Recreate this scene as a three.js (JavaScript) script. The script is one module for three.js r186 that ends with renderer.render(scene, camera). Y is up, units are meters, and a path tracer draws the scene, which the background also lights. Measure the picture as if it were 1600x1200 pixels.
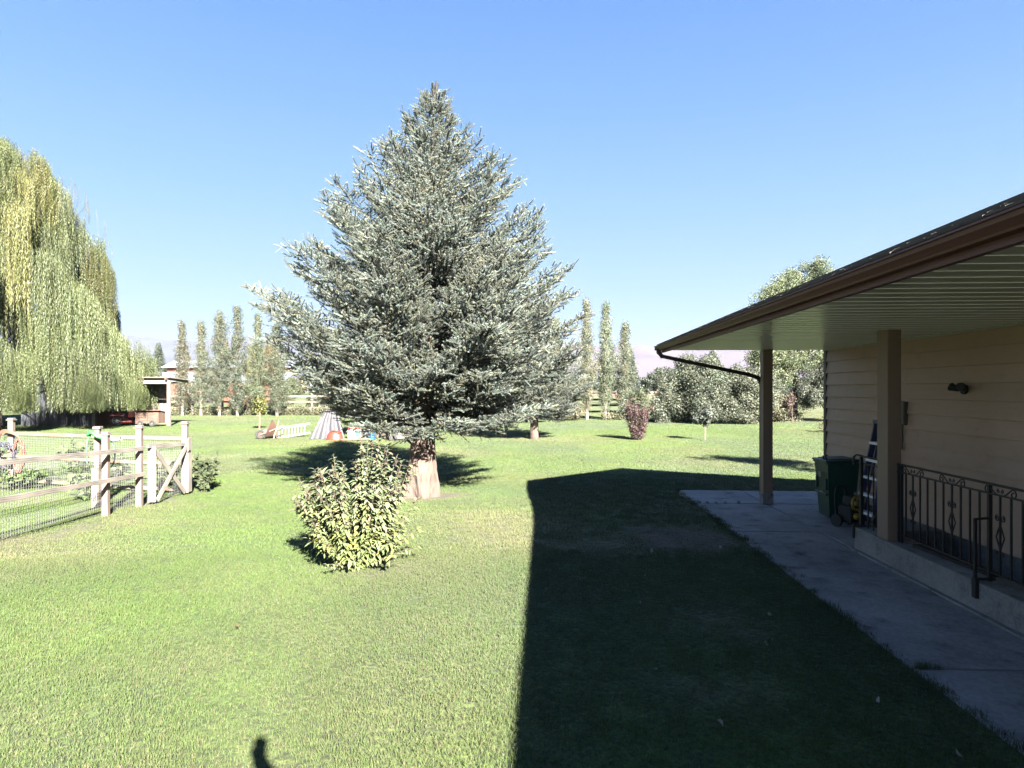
import * as THREE from 'three';
import { mergeGeometries } from 'three/addons/utils/BufferGeometryUtils.js';
import { MarchingCubes } from 'three/addons/objects/MarchingCubes.js';
import { RoundedBoxGeometry } from 'three/addons/geometries/RoundedBoxGeometry.js';

// ---------------------------------------------------------------- camera, sky, sun, exposure
const scene = new THREE.Scene();
const EYE = 1.8;
const camera = new THREE.PerspectiveCamera(59.49, 4 / 3, 0.05, 20000);
camera.position.set(0, EYE, 0);
camera.lookAt(0, EYE, -10);
camera.setViewOffset(1600, 1200, 0, -7, 1600, 1200);
const renderer = new THREE.WebGLRenderer({ antialias: true });
renderer.setSize(1024, 768);
renderer.shadowMap.enabled = true;
renderer.toneMapping = THREE.LinearToneMapping;
const EXPOSURE = 13;
renderer.toneMappingExposure = EXPOSURE;
const TRAVEL = new THREE.Vector3(-0.68, -1, -1.75).normalize();      // the way sunlight goes
{
  const W = 512, H = 256, data = new Float32Array(W * H * 4);
  const stops = [[0, [0.72, 0.86, 0.97]], [0.06, [0.66, 0.83, 0.98]], [0.14, [0.54, 0.77, 0.99]], [0.25, [0.40, 0.66, 0.99]], [0.38, [0.28, 0.53, 0.98]], [0.5, [0.205, 0.43, 0.96]], [0.75, [0.12, 0.28, 0.72]], [1, [0.09, 0.22, 0.6]]];
  for (let r = 0; r < H; r++) {
    const up = ((r + 0.5) / H - 0.5) * Math.PI, s = Math.sin(up), y = Math.max(0, s);
    let k = 0; while (k < stops.length - 2 && y > stops[k + 1][0]) k++;
    const t = Math.min(1, (y - stops[k][0]) / (stops[k + 1][0] - stops[k][0]));
    for (let c = 0; c < W; c++) {
      const a = ((c + 0.5) / W - 0.5) * 2 * Math.PI, x = Math.cos(a) * Math.cos(up), z = Math.sin(a) * Math.cos(up);
      const cs = Math.max(0, -(x * TRAVEL.x + s * TRAVEL.y + z * TRAVEL.z));
      const glow = 1 + 0.55 * Math.pow(cs, 6) + 0.07 * (-x) * Math.cos(up);
      for (let q = 0; q < 3; q++) {
        let v = stops[k][1][q] * (1 - t) + stops[k + 1][1][q] * t;
        if (s < 0) v *= 0.35 + 0.65 * Math.max(0, 1 + s * 12);
        data[(r * W + c) * 4 + q] = v * glow / EXPOSURE;
      }
      data[(r * W + c) * 4 + 3] = 1;
    }
  }
  const sky = new THREE.DataTexture(data, W, H, THREE.RGBAFormat, THREE.FloatType);
  sky.mapping = THREE.EquirectangularReflectionMapping; sky.magFilter = THREE.LinearFilter; sky.minFilter = THREE.LinearFilter;
  sky.needsUpdate = true;
  scene.background = sky; scene.environment = sky;
}
const sun = new THREE.DirectionalLight(new THREE.Color().setRGB(1, 0.94, 0.84), 5);
sun.position.copy(TRAVEL).multiplyScalar(-60); sun.position.z -= 14;
sun.target.position.set(0, 0, -14);
sun.castShadow = true;
Object.assign(sun.shadow.camera, { left: -45, right: 45, top: 45, bottom: -45, near: 1, far: 160 });
sun.shadow.mapSize.set(4096, 4096);
scene.add(sun, sun.target);
scene.fog = new THREE.FogExp2(new THREE.Color().setRGB(0.48, 0.60, 1.0), 0.00004);

// ---------------------------------------------------------------- helpers
let seed = 12345;
const rnd = () => { seed = (seed + 0x6d2b79f5) | 0; let t = Math.imul(seed ^ (seed >>> 15), 1 | seed); t = (t + Math.imul(t ^ (t >>> 7), 61 | t)) ^ t; return ((t ^ (t >>> 14)) >>> 0) / 4294967296; };
const R = (a, b) => a + (b - a) * rnd();
const reseed = (s) => { seed = s * 7919 + 17; };
const ss = (a, b, x) => { x = Math.min(1, Math.max(0, (x - a) / (b - a))); return x * x * (3 - 2 * x); };
const lerp = (a, b, t) => a + (b - a) * t;
const TAU = Math.PI * 2;
const V = (x, y, z) => new THREE.Vector3(x, y, z);
const hash = (x, y, s = 0) => { let h = Math.imul(x | 0, 374761393) + Math.imul(y | 0, 668265263) + Math.imul(s | 0, 982451653); h = Math.imul(h ^ (h >>> 13), 1274126177); return ((h ^ (h >>> 16)) >>> 0) / 4294967296; };
function vnoise(x, y, s = 0, p = 0) {            // value noise, periodic when p > 0
  const ix = Math.floor(x), iy = Math.floor(y), fx = x - ix, fy = y - iy, u = fx * fx * (3 - 2 * fx), v = fy * fy * (3 - 2 * fy);
  const w = (a) => p ? ((a % p) + p) % p : a;
  return lerp(lerp(hash(w(ix), w(iy), s), hash(w(ix + 1), w(iy), s), u), lerp(hash(w(ix), w(iy + 1), s), hash(w(ix + 1), w(iy + 1), s), u), v);
}
function fbm(x, y, s = 0, oct = 4, p = 0) { let a = 0.5, t = 0, n = 0; for (let o = 0; o < oct; o++) { t += a * vnoise(x, y, s + o * 7, p); n += a; a *= 0.5; x *= 2; y *= 2; p *= 2; } return t / n; }

const used = {};
function numbered(n) { const k = (used[n] = (used[n] ?? -1) + 1); return k ? n + '_' + String(k).padStart(3, '0') : n; }
function tag(o, label, category, group, kind) {
  if (label) o.userData.label = label;
  if (category) o.userData.category = category;
  if (group) o.userData.group = group;
  if (kind) o.userData.kind = kind;
  return o;
}
function thing(name, label, category, [x, y, z] = [0, 0, 0], turn = 0, group) {
  const o = new THREE.Group(); o.name = numbered(name); o.position.set(x, y, z); o.rotation.y = turn; scene.add(o);
  return tag(o, label, category, group);
}
function part(name, geos, mat, parent = scene) {
  const list = [].concat(geos), m = new THREE.Mesh(list.length > 1 ? mergeGeometries(list.map((g) => g.index ? g.toNonIndexed() : g)) : list[0], mat);
  m.name = parent === scene ? numbered(name) : name; m.castShadow = m.receiveShadow = true; parent.add(m);
  return m;
}
function copy(o, label) { const c = o.clone(); c.name = numbered(o.name.replace(/_\d{3}$/, '')); c.userData = { ...o.userData }; if (label) c.userData.label = label; scene.add(c); return c; }

function boxUV(g, longX) {                        // uv in metres by the main axis of the normal; u runs along the longest side
  g = g.index ? g.toNonIndexed() : g; g.computeBoundingBox();
  const s = new THREE.Vector3(); g.boundingBox.getSize(s);
  const p = g.attributes.position, n = g.attributes.normal, uv = new Float32Array(p.count * 2), ax = ['x', 'y', 'z'], get = (a, i, k) => k === 0 ? a.getX(i) : k === 1 ? a.getY(i) : a.getZ(i);
  const off = rnd() * 5;
  for (let i = 0; i < p.count; i++) {
    const nn = [Math.abs(n.getX(i)), Math.abs(n.getY(i)), Math.abs(n.getZ(i))], k = nn.indexOf(Math.max(...nn));
    let o = [0, 1, 2].filter((a) => a !== k); if (s[ax[o[1]]] > s[ax[o[0]]]) o.reverse();
    uv[i * 2] = get(p, i, o[0]) + off; uv[i * 2 + 1] = get(p, i, o[1]) + off * 0.37;
  }
  g.setAttribute('uv', new THREE.BufferAttribute(uv, 2)); g.deleteAttribute('uv1');
  return g;
}
function box(w, h, d, x = 0, y = 0, z = 0, rx = 0, ry = 0, rz = 0, bevel = 0) {
  const g = boxUV(bevel ? new RoundedBoxGeometry(w, h, d, 1, bevel) : new THREE.BoxGeometry(w, h, d));
  if (rx || ry || rz) g.applyMatrix4(new THREE.Matrix4().makeRotationFromEuler(new THREE.Euler(rx, ry, rz, 'YXZ')));
  return g.translate(x, y, z);
}
function bar(a, b, w, h = w, bevel = 0) {         // a box from a to b, w wide (sideways) and h high
  const d = V(...b).sub(V(...a)), L = d.length(), g = boxUV(bevel ? new RoundedBoxGeometry(w, h, L, 1, bevel) : new THREE.BoxGeometry(w, h, L));
  const o = new THREE.Object3D(); o.up.set(0, Math.abs(d.y / L) > 0.98 ? 0 : 1, Math.abs(d.y / L) > 0.98 ? 1 : 0); o.position.set((a[0] + b[0]) / 2, (a[1] + b[1]) / 2, (a[2] + b[2]) / 2); o.lookAt(...b); o.updateMatrix();
  return g.applyMatrix4(o.matrix);
}
function tube(pts, r, seg = 24, radial = 6, closed = false) { return new THREE.TubeGeometry(new THREE.CatmullRomCurve3(pts.map((p) => V(...p)), closed), seg, r, radial, closed); }
function cyl(r0, r1, h, x, y, z, seg = 16, rx = 0, rz = 0) { const g = new THREE.CylinderGeometry(r1, r0, h, seg); if (rx) g.rotateX(rx); if (rz) g.rotateZ(rz); return g.translate(x, y, z); }
function taper(pts, radii, radial = 8, rings = 3) {          // a tapered tube through points
  const c = new THREE.CatmullRomCurve3(pts.map((p) => V(...p))), n = Math.max(4, pts.length * rings), f = c.computeFrenetFrames(n), pos = [], uv = [], idx = [], L = c.getLength();
  for (let i = 0; i <= n; i++) {
    const t = i / n, p = c.getPointAt(t), k = t * (radii.length - 1), a = Math.min(radii.length - 2, Math.floor(k)), r = lerp(radii[a], radii[a + 1], k - a);
    for (let j = 0; j <= radial; j++) { const q = j / radial * TAU, v = f.normals[i].clone().multiplyScalar(Math.cos(q) * r).addScaledVector(f.binormals[i], Math.sin(q) * r).add(p); pos.push(v.x, v.y, v.z); uv.push(j / radial * Math.max(1, Math.round(radii[0] * 6)) , t * L); }
  }
  for (let i = 0; i < n; i++) for (let j = 0; j < radial; j++) { const a = i * (radial + 1) + j, b = a + radial + 1; idx.push(a, a + 1, b, b, a + 1, b + 1); }
  const g = new THREE.BufferGeometry(); g.setAttribute('position', new THREE.Float32BufferAttribute(pos, 3)); g.setAttribute('uv', new THREE.Float32BufferAttribute(uv, 2)); g.setIndex(idx); g.computeVertexNormals();
  return g;
}
function tris(list, colors) {                      // flat list of triangles -> geometry
  const g = new THREE.BufferGeometry(); g.setAttribute('position', new THREE.Float32BufferAttribute(list, 3));
  if (colors) g.setAttribute('color', new THREE.Float32BufferAttribute(colors, 3));
  g.computeVertexNormals(); return g;
}
function softNormals(g, axis, mix = 0.75) {         // leaf normals leaning outwards from the shoot or clump they sit on, as a real spray shades
  const p = g.attributes.position, n = g.attributes.normal, v = V(0, 0, 0), f = V(0, 0, 0), rad = (i) => { v.set(p.getX(i), axis ? 0 : p.getY(i), p.getZ(i)); if (v.lengthSq() < 1e-8) v.set(0, 1, 0); return v.normalize(); };
  for (let t = 0; t < p.count; t += 3) {
    const c = V(0, 0, 0); for (let k = 0; k < 3; k++) c.add(rad(t + k)); f.set(n.getX(t), n.getY(t), n.getZ(t));
    if (f.dot(c) < 0) { const a = [p.getX(t + 1), p.getY(t + 1), p.getZ(t + 1)]; p.setXYZ(t + 1, p.getX(t + 2), p.getY(t + 2), p.getZ(t + 2)); p.setXYZ(t + 2, ...a); f.negate(); }
    for (let k = 0; k < 3; k++) { rad(t + k).multiplyScalar(mix).addScaledVector(f, 1 - mix).normalize(); n.setXYZ(t + k, v.x, v.y, v.z); }
  }
  return g;
}
function inst(name, geo, mat, places, parent) {    // places: [Matrix4, [r, g, b]]
  const m = new THREE.InstancedMesh(geo, mat, places.length), c = new THREE.Color();
  places.forEach(([a, q], i) => { m.setMatrixAt(i, a); m.setColorAt(i, c.setRGB(...q)); });
  m.name = parent === scene ? numbered(name) : name; m.castShadow = m.receiveShadow = true; parent.add(m);
  m.userData.kind = 'stuff';
  return m;
}
const UPV = V(0, 1, 0), _q = new THREE.Quaternion(), _q2 = new THREE.Quaternion();
function place(p, dir, roll, s) {                  // matrix that turns +y into dir
  _q.setFromUnitVectors(UPV, dir.clone().normalize()); _q2.setFromAxisAngle(UPV, roll);
  return new THREE.Matrix4().compose(p, _q.clone().multiply(_q2), typeof s === 'number' ? V(s, s, s) : s);
}
function tex(size, fn, srgb = true, rx = 1, ry = 1) {   // fn(u, v) -> [r, g, b] in 0..1 (linear when srgb is false)
  const d = new Uint8Array(size * size * 4);
  for (let y = 0; y < size; y++) for (let x = 0; x < size; x++) { const c = fn(x / size, y / size), i = (y * size + x) * 4; for (let k = 0; k < 3; k++) d[i + k] = Math.max(0, Math.min(255, 255 * (srgb ? Math.pow(Math.max(0, c[k]), 1 / 2.2) : c[k]))); d[i + 3] = 255; }
  const t = new THREE.DataTexture(d, size, size); t.wrapS = t.wrapT = THREE.RepeatWrapping; t.magFilter = THREE.LinearFilter; t.minFilter = THREE.LinearMipmapLinearFilter; t.generateMipmaps = true;
  if (srgb) t.colorSpace = THREE.SRGBColorSpace; t.repeat.set(rx, ry); t.needsUpdate = true; return t;
}
const mono = (f) => (u, v) => { const k = f(u, v); return [k, k, k]; };
const ALB = 0.325;                                  // all colours below are written for a paler film; this brings them to real base colours
function M(r, g, b, rough = 0.8, o = {}) { const m = new THREE.MeshStandardMaterial({ roughness: rough, side: THREE.DoubleSide, ...o }); m.color.setRGB(r * ALB, g * ALB, b * ALB); return m; }

// ground height: the pad by the house is level, the lawn beyond lies about a third of a metre lower
const G = (x, z) => { const d = -z, q = d + 0.6 * Math.max(0, -x) - 1.2 * ss(0.5, 3, x); return -0.35 * ss(8.5, 15.5, q); };
const TH = 0.0504, CT = Math.cos(TH), ST = Math.sin(TH);                 // the house is turned a little to the camera's axis
const uv2w = (u, y, v) => [u * CT + v * ST, y, -(v * CT - u * ST)];
const w2u = (x, z) => x * CT + z * ST, w2v = (x, z) => x * ST - z * CT;

// ---------------------------------------------------------------- textures and materials
const tWood = tex(512, (u, v) => { const g = fbm(u * 6, v * 90, 3, 4, 6), k = fbm(u * 3, v * 12, 9, 3, 3), s = Math.pow(fbm(u * 4, v * 140, 5, 2, 4), 3); const b = 0.62 + 0.5 * g + 0.25 * k - 0.9 * s; return [b * 0.78, b * 0.76, b * 0.74]; });
const tWoodB = tex(512, mono((u, v) => fbm(u * 5, v * 100, 3, 4, 5)), false);
const tBark = tex(512, (u, v) => { const p = fbm(u * 8, v * 4, 21, 4, 4), r = fbm(u * 16, v * 6, 5, 4, 2), k = 0.45 + 0.9 * p * r + 0.35 * (r - 0.5); return [k, k * 0.93, k * 0.88]; });
const tBarkB = tex(512, mono((u, v) => { const r = fbm(u * 16, v * 6, 5, 5, 2); return r * fbm(u * 8, v * 4, 21, 4, 4) * 1.8; }), false);
const tConc = tex(1024, (u, v) => { const st = fbm(u * 4, v * 4, 31, 5, 4), f = fbm(u * 90, v * 90, 8, 3, 90), p = Math.pow(fbm(u * 12, v * 12, 77, 4, 12), 4); const k = 0.72 + 0.42 * (st - 0.5) + 0.34 * (f - 0.5) - 0.8 * p; return [k, k * 0.985, k * 0.95]; });
const tConcB = tex(512, mono((u, v) => fbm(u * 64, v * 64, 8, 4, 64) * 0.7 + 0.3 * fbm(u * 6, v * 6, 3, 3, 6)), false);
const tGran = tex(512, (u, v) => { const a = hash(u * 512, v * 512, 3), b = fbm(u * 12, v * 12, 4, 4, 12); const k = 0.45 + 0.5 * a + 0.5 * (b - 0.5); return [k, k * 0.96, k * 0.92]; });
const tPaintB = tex(256, mono((u, v) => fbm(u * 4, v * 60, 13, 4, 4)), false);
const tStain = tex(512, (u, v) => { const a = fbm(u * 5, v * 9, 61, 5, 1), b = fbm(u * 40, v * 10, 63, 3, 10), k = 0.92 + 0.10 * (a - 0.5) + 0.05 * (b - 0.5) - 0.25 * Math.pow(fbm(u * 24, v * 24, 65, 3, 24), 6); return [k, k * 0.99, k * 0.97]; });
const tSoil = tex(1024, (u, v) => { const a = fbm(u * 120, v * 120, 2, 3, 120), b = fbm(u * 14, v * 14, 5, 4, 14), c = fbm(u * 300, v * 300, 11, 2, 300); const k = 0.5 + 0.75 * (a - 0.4) + 0.35 * (b - 0.5) + 0.6 * (c - 0.5); return [k * (1 + 0.2 * (b - 0.5)), k, k * 0.9]; });
const tSoilB = tex(512, mono((u, v) => fbm(u * 80, v * 80, 2, 4, 80)), false);

const bump = (t, s, rx = 1, ry = 1) => { const b = t.clone(); b.repeat.set(rx, ry); b.needsUpdate = true; return { bumpMap: b, bumpScale: s }; };
const rep = (t, rx, ry) => { const b = t.clone(); b.repeat.set(rx, ry); b.needsUpdate = true; return b; };
const mCedar = [[0.56, 0.40, 0.31], [0.50, 0.375, 0.30], [0.58, 0.44, 0.355]].map(([r, g, b]) => M(r, g, b, 0.85, { map: tWood, ...bump(tWoodB, 0.002) }));
const mGreyWood = [[0.56, 0.50, 0.44], [0.50, 0.455, 0.41], [0.60, 0.545, 0.49]].map(([r, g, b]) => M(r, g, b, 0.88, { map: tWood, ...bump(tWoodB, 0.002) }));
const mBrownWood = M(0.40, 0.26, 0.18, 0.85, { map: tWood, ...bump(tWoodB, 0.002) });
const mRedWood = [[0.42, 0.17, 0.11], [0.38, 0.16, 0.10], [0.46, 0.20, 0.13]].map(([r, g, b]) => M(r, g, b, 0.85, { map: tWood }));
const mSlate = [[0.10, 0.115, 0.15], [0.085, 0.10, 0.135], [0.115, 0.13, 0.165]].map(([r, g, b]) => M(r, g, b, 0.7, { map: tWood }));
const mConc = M(0.55, 0.55, 0.56, 0.9, { map: rep(tConc, 0.45, 0.45), ...bump(tConcB, 0.002, 1.2, 1.2) });
const mConcs = [0.40, 0.43, 0.38, 0.41].map((k) => M(k * 1.75, k * 1.75, k * 1.8, 0.9, { map: rep(tConc, 0.4 + k * 0.2, 0.4 + k * 0.2), ...bump(tConcB, 0.002, 1.2, 1.2) }));
const mCurb = M(0.66, 0.65, 0.61, 0.9, { map: rep(tConc, 0.7, 0.7), ...bump(tConcB, 0.003, 1, 1) });
const mSiding = [[0.97, 0.66, 0.49], [0.93, 0.63, 0.47], [1.0, 0.68, 0.51]].map(([r, g, b]) => M(r, g, b, 0.6, { map: rep(tStain, 0.31, 0.47), ...bump(tPaintB, 0.0015, 0.5, 1) }));
const mPost = M(0.44, 0.30, 0.22, 0.6, { ...bump(tPaintB, 0.001) });
const mTrim = M(0.19, 0.052, 0.055, 0.55);
const mTrimDark = M(0.05, 0.03, 0.027, 0.5);
const mSoffit = M(0.70, 0.67, 0.66, 0.28);
const mGroove = M(0.4, 0.4, 0.39, 0.4), mBead = M(2.5, 2.5, 2.45, 0.4);
const mShingle = [0.19, 0.21, 0.24, 0.17].map((k) => M(k, k * 0.97, k * 0.95, 0.95, { map: rep(tGran, 2, 2) }));
const mIron = M(0.012, 0.012, 0.014, 0.6);
const mAlu = M(0.26, 0.26, 0.28, 0.5);
const mAluFlat = M(0.24, 0.24, 0.26, 0.5);
const mWire = M(0.44, 0.45, 0.43, 0.5, { metalness: 0.3 });
const mSteelRoof = M(0.55, 0.60, 0.68, 0.4, { metalness: 0.2 });
const mBlackRub = M(0.02, 0.02, 0.02, 0.7);
const mRubber = M(0.05, 0.05, 0.055, 0.8);
const mBark = M(0.27, 0.205, 0.175, 0.95, { map: rep(tBark, 1, 0.8), ...bump(tBarkB, 0.05, 1, 0.8) });
const mTwig = M(0.12, 0.085, 0.065, 0.95);
const mPaleBark = M(0.46, 0.43, 0.37, 0.9, { map: rep(tBark, 1, 1.5), ...bump(tBarkB, 0.004, 1, 1.5) });
const mLeaf = (r = 1) => { const m = M(1, 1, 1, 0.55); return m; };
const mFoliage = M(1, 1, 1, 0.6);
const mNeedle = M(1, 1, 1, 0.65);

// ---------------------------------------------------------------- ground, hills
const dryBase = [[-1.77, -13.2, 1.0, 0.9], [-1.2, -6.7, 0.9, 0.35], [-6.7, -9.0, 0.9, 0.7], [-6.8, -12.0, 1.0, 0.6], [-0.9, -10.0, 1.8, 0.35], [-4.9, -7.4, 1.1, 0.4], [-0.7, -4.6, 1.5, 0.2], [0.2, -8.3, 1.2, 0.35], [-0.6, -3.7, 0.9, 0.25], [0.9, -28.5, 1.6, 0.6], [-13.2, -35.2, 0.8, 0.5], [-6.3, -10.6, 0.8, 0.5], [-6.4, -7.6, 0.8, 0.55], [-3.0, -21.5, 2.4, 0.25]];
function dryness(x, z) {
  let d = 0.42 * ss(0.47, 0.75, fbm(x * 0.35 + 40, z * 0.5 + 9, 3, 4)) + 0.25 * ss(0.5, 0.8, fbm(x * 1.4, z * 1.4, 8, 3));
  for (const [a, b, r, k] of dryBase) { const e = Math.hypot(x - a, z - b) / r; if (e < 1.6) d += k * ss(1.5, 0.2, e + 0.5 * (fbm(x * 3, z * 3, 17, 3) - 0.5)); }
  const w = -z; if (w > 35) d += 0.5 * ss(39, 46, w + 3 * (fbm(x * 0.2, 3, 5) - 0.5)) * ss(0, 8, x - 8) + 0.25 * ss(40, 50, w);
  return Math.min(1, d);
}
function bare(x, z) {                              // worn earth by the walk
  let b = 0; for (const [a, c, rx, rz, k] of [[2.05, -8.2, 0.8, 0.75, 0.9], [1.5, -7.6, 0.9, 0.4, 0.5], [1.6, -5.2, 0.5, 0.5, 0.4], [1.2, -4.0, 0.5, 0.3, 0.35], [-1.77, -13.15, 1.0, 0.85, 0.92], [-6.75, -9.6, 0.45, 1.6, 0.5], [-6.65, -12.9, 0.5, 0.6, 0.5], [-1.45, -6.75, 0.55, 0.4, 0.4], [-0.95, -11.9, 0.7, 0.3, 0.35], [-6.9, -6.4, 0.5, 1.0, 0.35]]) { const e = Math.hypot((x - a) / rx, (z - c) / rz); b = Math.max(b, k * ss(1.3, 0.4, e + 0.7 * (fbm(x * 4, z * 4, 23, 3) - 0.5))); }
  return b;
}
function lawnColor(x, z) {                         // multiplies the blade colour: fresh green, grey-green and straw
  const d = dryness(x, z), f = fbm(x * 0.22 + 3, z * 0.16, 6, 3), w = fbm(x * 0.9, z * 0.6, 14, 3);
  const lush = ss(0.35, 0.65, f + 0.12 * ss(-0.5, -4, x) - 0.10 * ss(9, 4, -z) * ss(-2, 0.5, x));
  let c = [lerp(0.90, 0.98, lush), lerp(0.90, 1.04, lush), lerp(1.15, 0.70, lush)];
  const k = 0.80 + 0.40 * w;
  c = c.map((v) => v * k);
  return [lerp(c[0], 1.55 * k, d), lerp(c[1], 1.06 * k, d), lerp(c[2], 1.75 * k, d)];
}
const GREEN = [0.102, 0.170, 0.037];
const axis = (near, step, far) => { const a = [0]; let s = step; while (a[a.length - 1] < far) { const l = a[a.length - 1]; if (l >= near) s *= 1.16; a.push(l + s); } return a; };
{
  const xp = axis(26, 0.34, 4200), xs = [...xp.slice(1).reverse().map((v) => -v), ...xp], zp = axis(58, 0.34, 4200), zs = [...axis(4, 0.5, 300).slice(1).reverse(), ...zp.map((v) => -v)];
  const pos = [], col = [], uv = [], idx = [], nx = xs.length;
  for (const z of zs) for (const x of xs) {
    const far = Math.hypot(x, z), dd = Math.max(0, far - 60), d = Math.min(1, dryness(x, z)), b = bare(x, z), c = lawnColor(x, z);
    pos.push(x, G(x, z) - 0.012 + 0.02 * (fbm(x * 0.8, z * 0.8, 4, 3) - 0.5) * ss(1.0, 3, -z) * (w2u(x, z) > 1.9 ? 0 : 1), z);
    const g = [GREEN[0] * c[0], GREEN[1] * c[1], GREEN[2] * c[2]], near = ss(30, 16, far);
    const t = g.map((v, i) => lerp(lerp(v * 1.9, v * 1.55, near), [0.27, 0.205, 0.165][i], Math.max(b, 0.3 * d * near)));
    col.push(...t); uv.push(x / 3.1, z / 3.1);
  }
  for (let j = 0; j < zs.length - 1; j++) for (let i = 0; i < nx - 1; i++) { const a = j * nx + i; idx.push(a, a + 1, a + nx, a + 1, a + nx + 1, a + nx); }
  const g = new THREE.BufferGeometry(); g.setAttribute('position', new THREE.Float32BufferAttribute(pos, 3)); g.setAttribute('color', new THREE.Float32BufferAttribute(col, 3)); g.setAttribute('uv', new THREE.Float32BufferAttribute(uv, 2)); g.setIndex(idx); g.computeVertexNormals();
  const m = M(1, 1, 1, 1, { map: tSoil, vertexColors: true, ...bump(tSoilB, 0.02) });
  tag(part('ground', g, m), 'green lawn and fields of the yard', null, null, 'structure');
}
{ // far hills
  const hill = (x0, x1, z0, z1, top, s, col, label) => {
    const nx = 150, nz = 36, pos = [], idx = [], c = [];
    for (let j = 0; j <= nz; j++) for (let i = 0; i <= nx; i++) {
      const u = i / nx, v = j / nz, x = lerp(x0, x1, u), z = lerp(z0, z1, v), ridge = fbm(u * 7 + s, 1.5, s, 5), rough = fbm(x * 0.0045, z * 0.006, s + 3, 6);
      const env = Math.sin(Math.PI * Math.min(1, v * 0.9 + 0.02)), e = ss(0, 0.06, u) * ss(1, 0.94, u);
      pos.push(x, top * env * e * (0.55 + 0.5 * ridge + 0.34 * (rough - 0.5)) - 6, z);
      const k = 0.75 + 0.6 * (fbm(x * 0.009, z * 0.009, s + 9, 5) - 0.3); c.push(col[0] * k, col[1] * k, col[2] * k);
    }
    for (let j = 0; j < nz; j++) for (let i = 0; i < nx; i++) { const a = j * (nx + 1) + i; idx.push(a, a + 1, a + nx + 1, a + 1, a + nx + 2, a + nx + 1); }
    const g = new THREE.BufferGeometry(); g.setAttribute('position', new THREE.Float32BufferAttribute(pos, 3)); g.setAttribute('color', new THREE.Float32BufferAttribute(c, 3)); g.setIndex(idx); g.computeVertexNormals();
    tag(part('hill', g, M(1, 1, 1, 1, { vertexColors: true })), label, null, null, 'structure');
  };
  hill(-2900, -120, -2300, -3800, 285, 11, [0.085, 0.09, 0.10], 'wooded blue hills far off to the left');
  hill(-190, 2700, -1900, -3300, 205, 27, [0.14, 0.108, 0.12], 'dry mauve hills far off to the right');
}

// ---------------------------------------------------------------- concrete walk, patio and kerb
{
  const walk = thing('walkway', 'concrete walk of square slabs along the porch'); tag(walk, null, null, null, 'structure'); walk.rotation.y = -TH;
  const slab = (u0, u1, v0, v1, k, top = 0) => part('slab', box(u1 - u0 - 0.012, 0.3, v1 - v0 - 0.014, (u0 + u1) / 2, top - 0.15, -(v0 + v1) / 2, 0, 0, 0, 0.012), mConcs[k % 4], walk);
  const js = [-6, -3.8, -1.7, 0.35, 2.4, 4.45, 6.54, 8.63, 10.68, 12.04];
  for (let i = 0; i < js.length - 1; i++) slab(2.35, 3.44, js[i], js[i + 1], i, 0.004 * ((i * 7) % 3 - 1));
  slab(3.44, 4.9, 10.68, 12.04, 2, 0.002); slab(3.44, 4.36, 9.05, 10.68, 1, -0.003); slab(3.44, 4.36, 7.74, 9.05, 3, 0.003); slab(4.9, 7.2, 10.9, 12.04, 0, 0);
}
{
  const kerb = thing('porch_kerb', 'low concrete kerb wall carrying the iron porch railing'); tag(kerb, null, null, null, 'structure'); kerb.rotation.y = -TH;
  part('kerb_wall', box(0.33, 0.55, 13.72, 3.625, -0.03, -0.88, 0, 0, 0, 0.012), mCurb, kerb);
  part('footing', box(0.055, 0.2, 13.7, 3.434, -0.082, -0.86, 0, 0, 0, 0.01), mCurb, kerb);
  part('stairwell_floor', box(0.6, 0.2, 13.5, 4.08, -1.3, -0.8), mConc, kerb);
  part('stairwell_end', box(0.6, 1.5, 0.2, 4.08, -0.5, -7.62), mConc, kerb);
}

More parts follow.
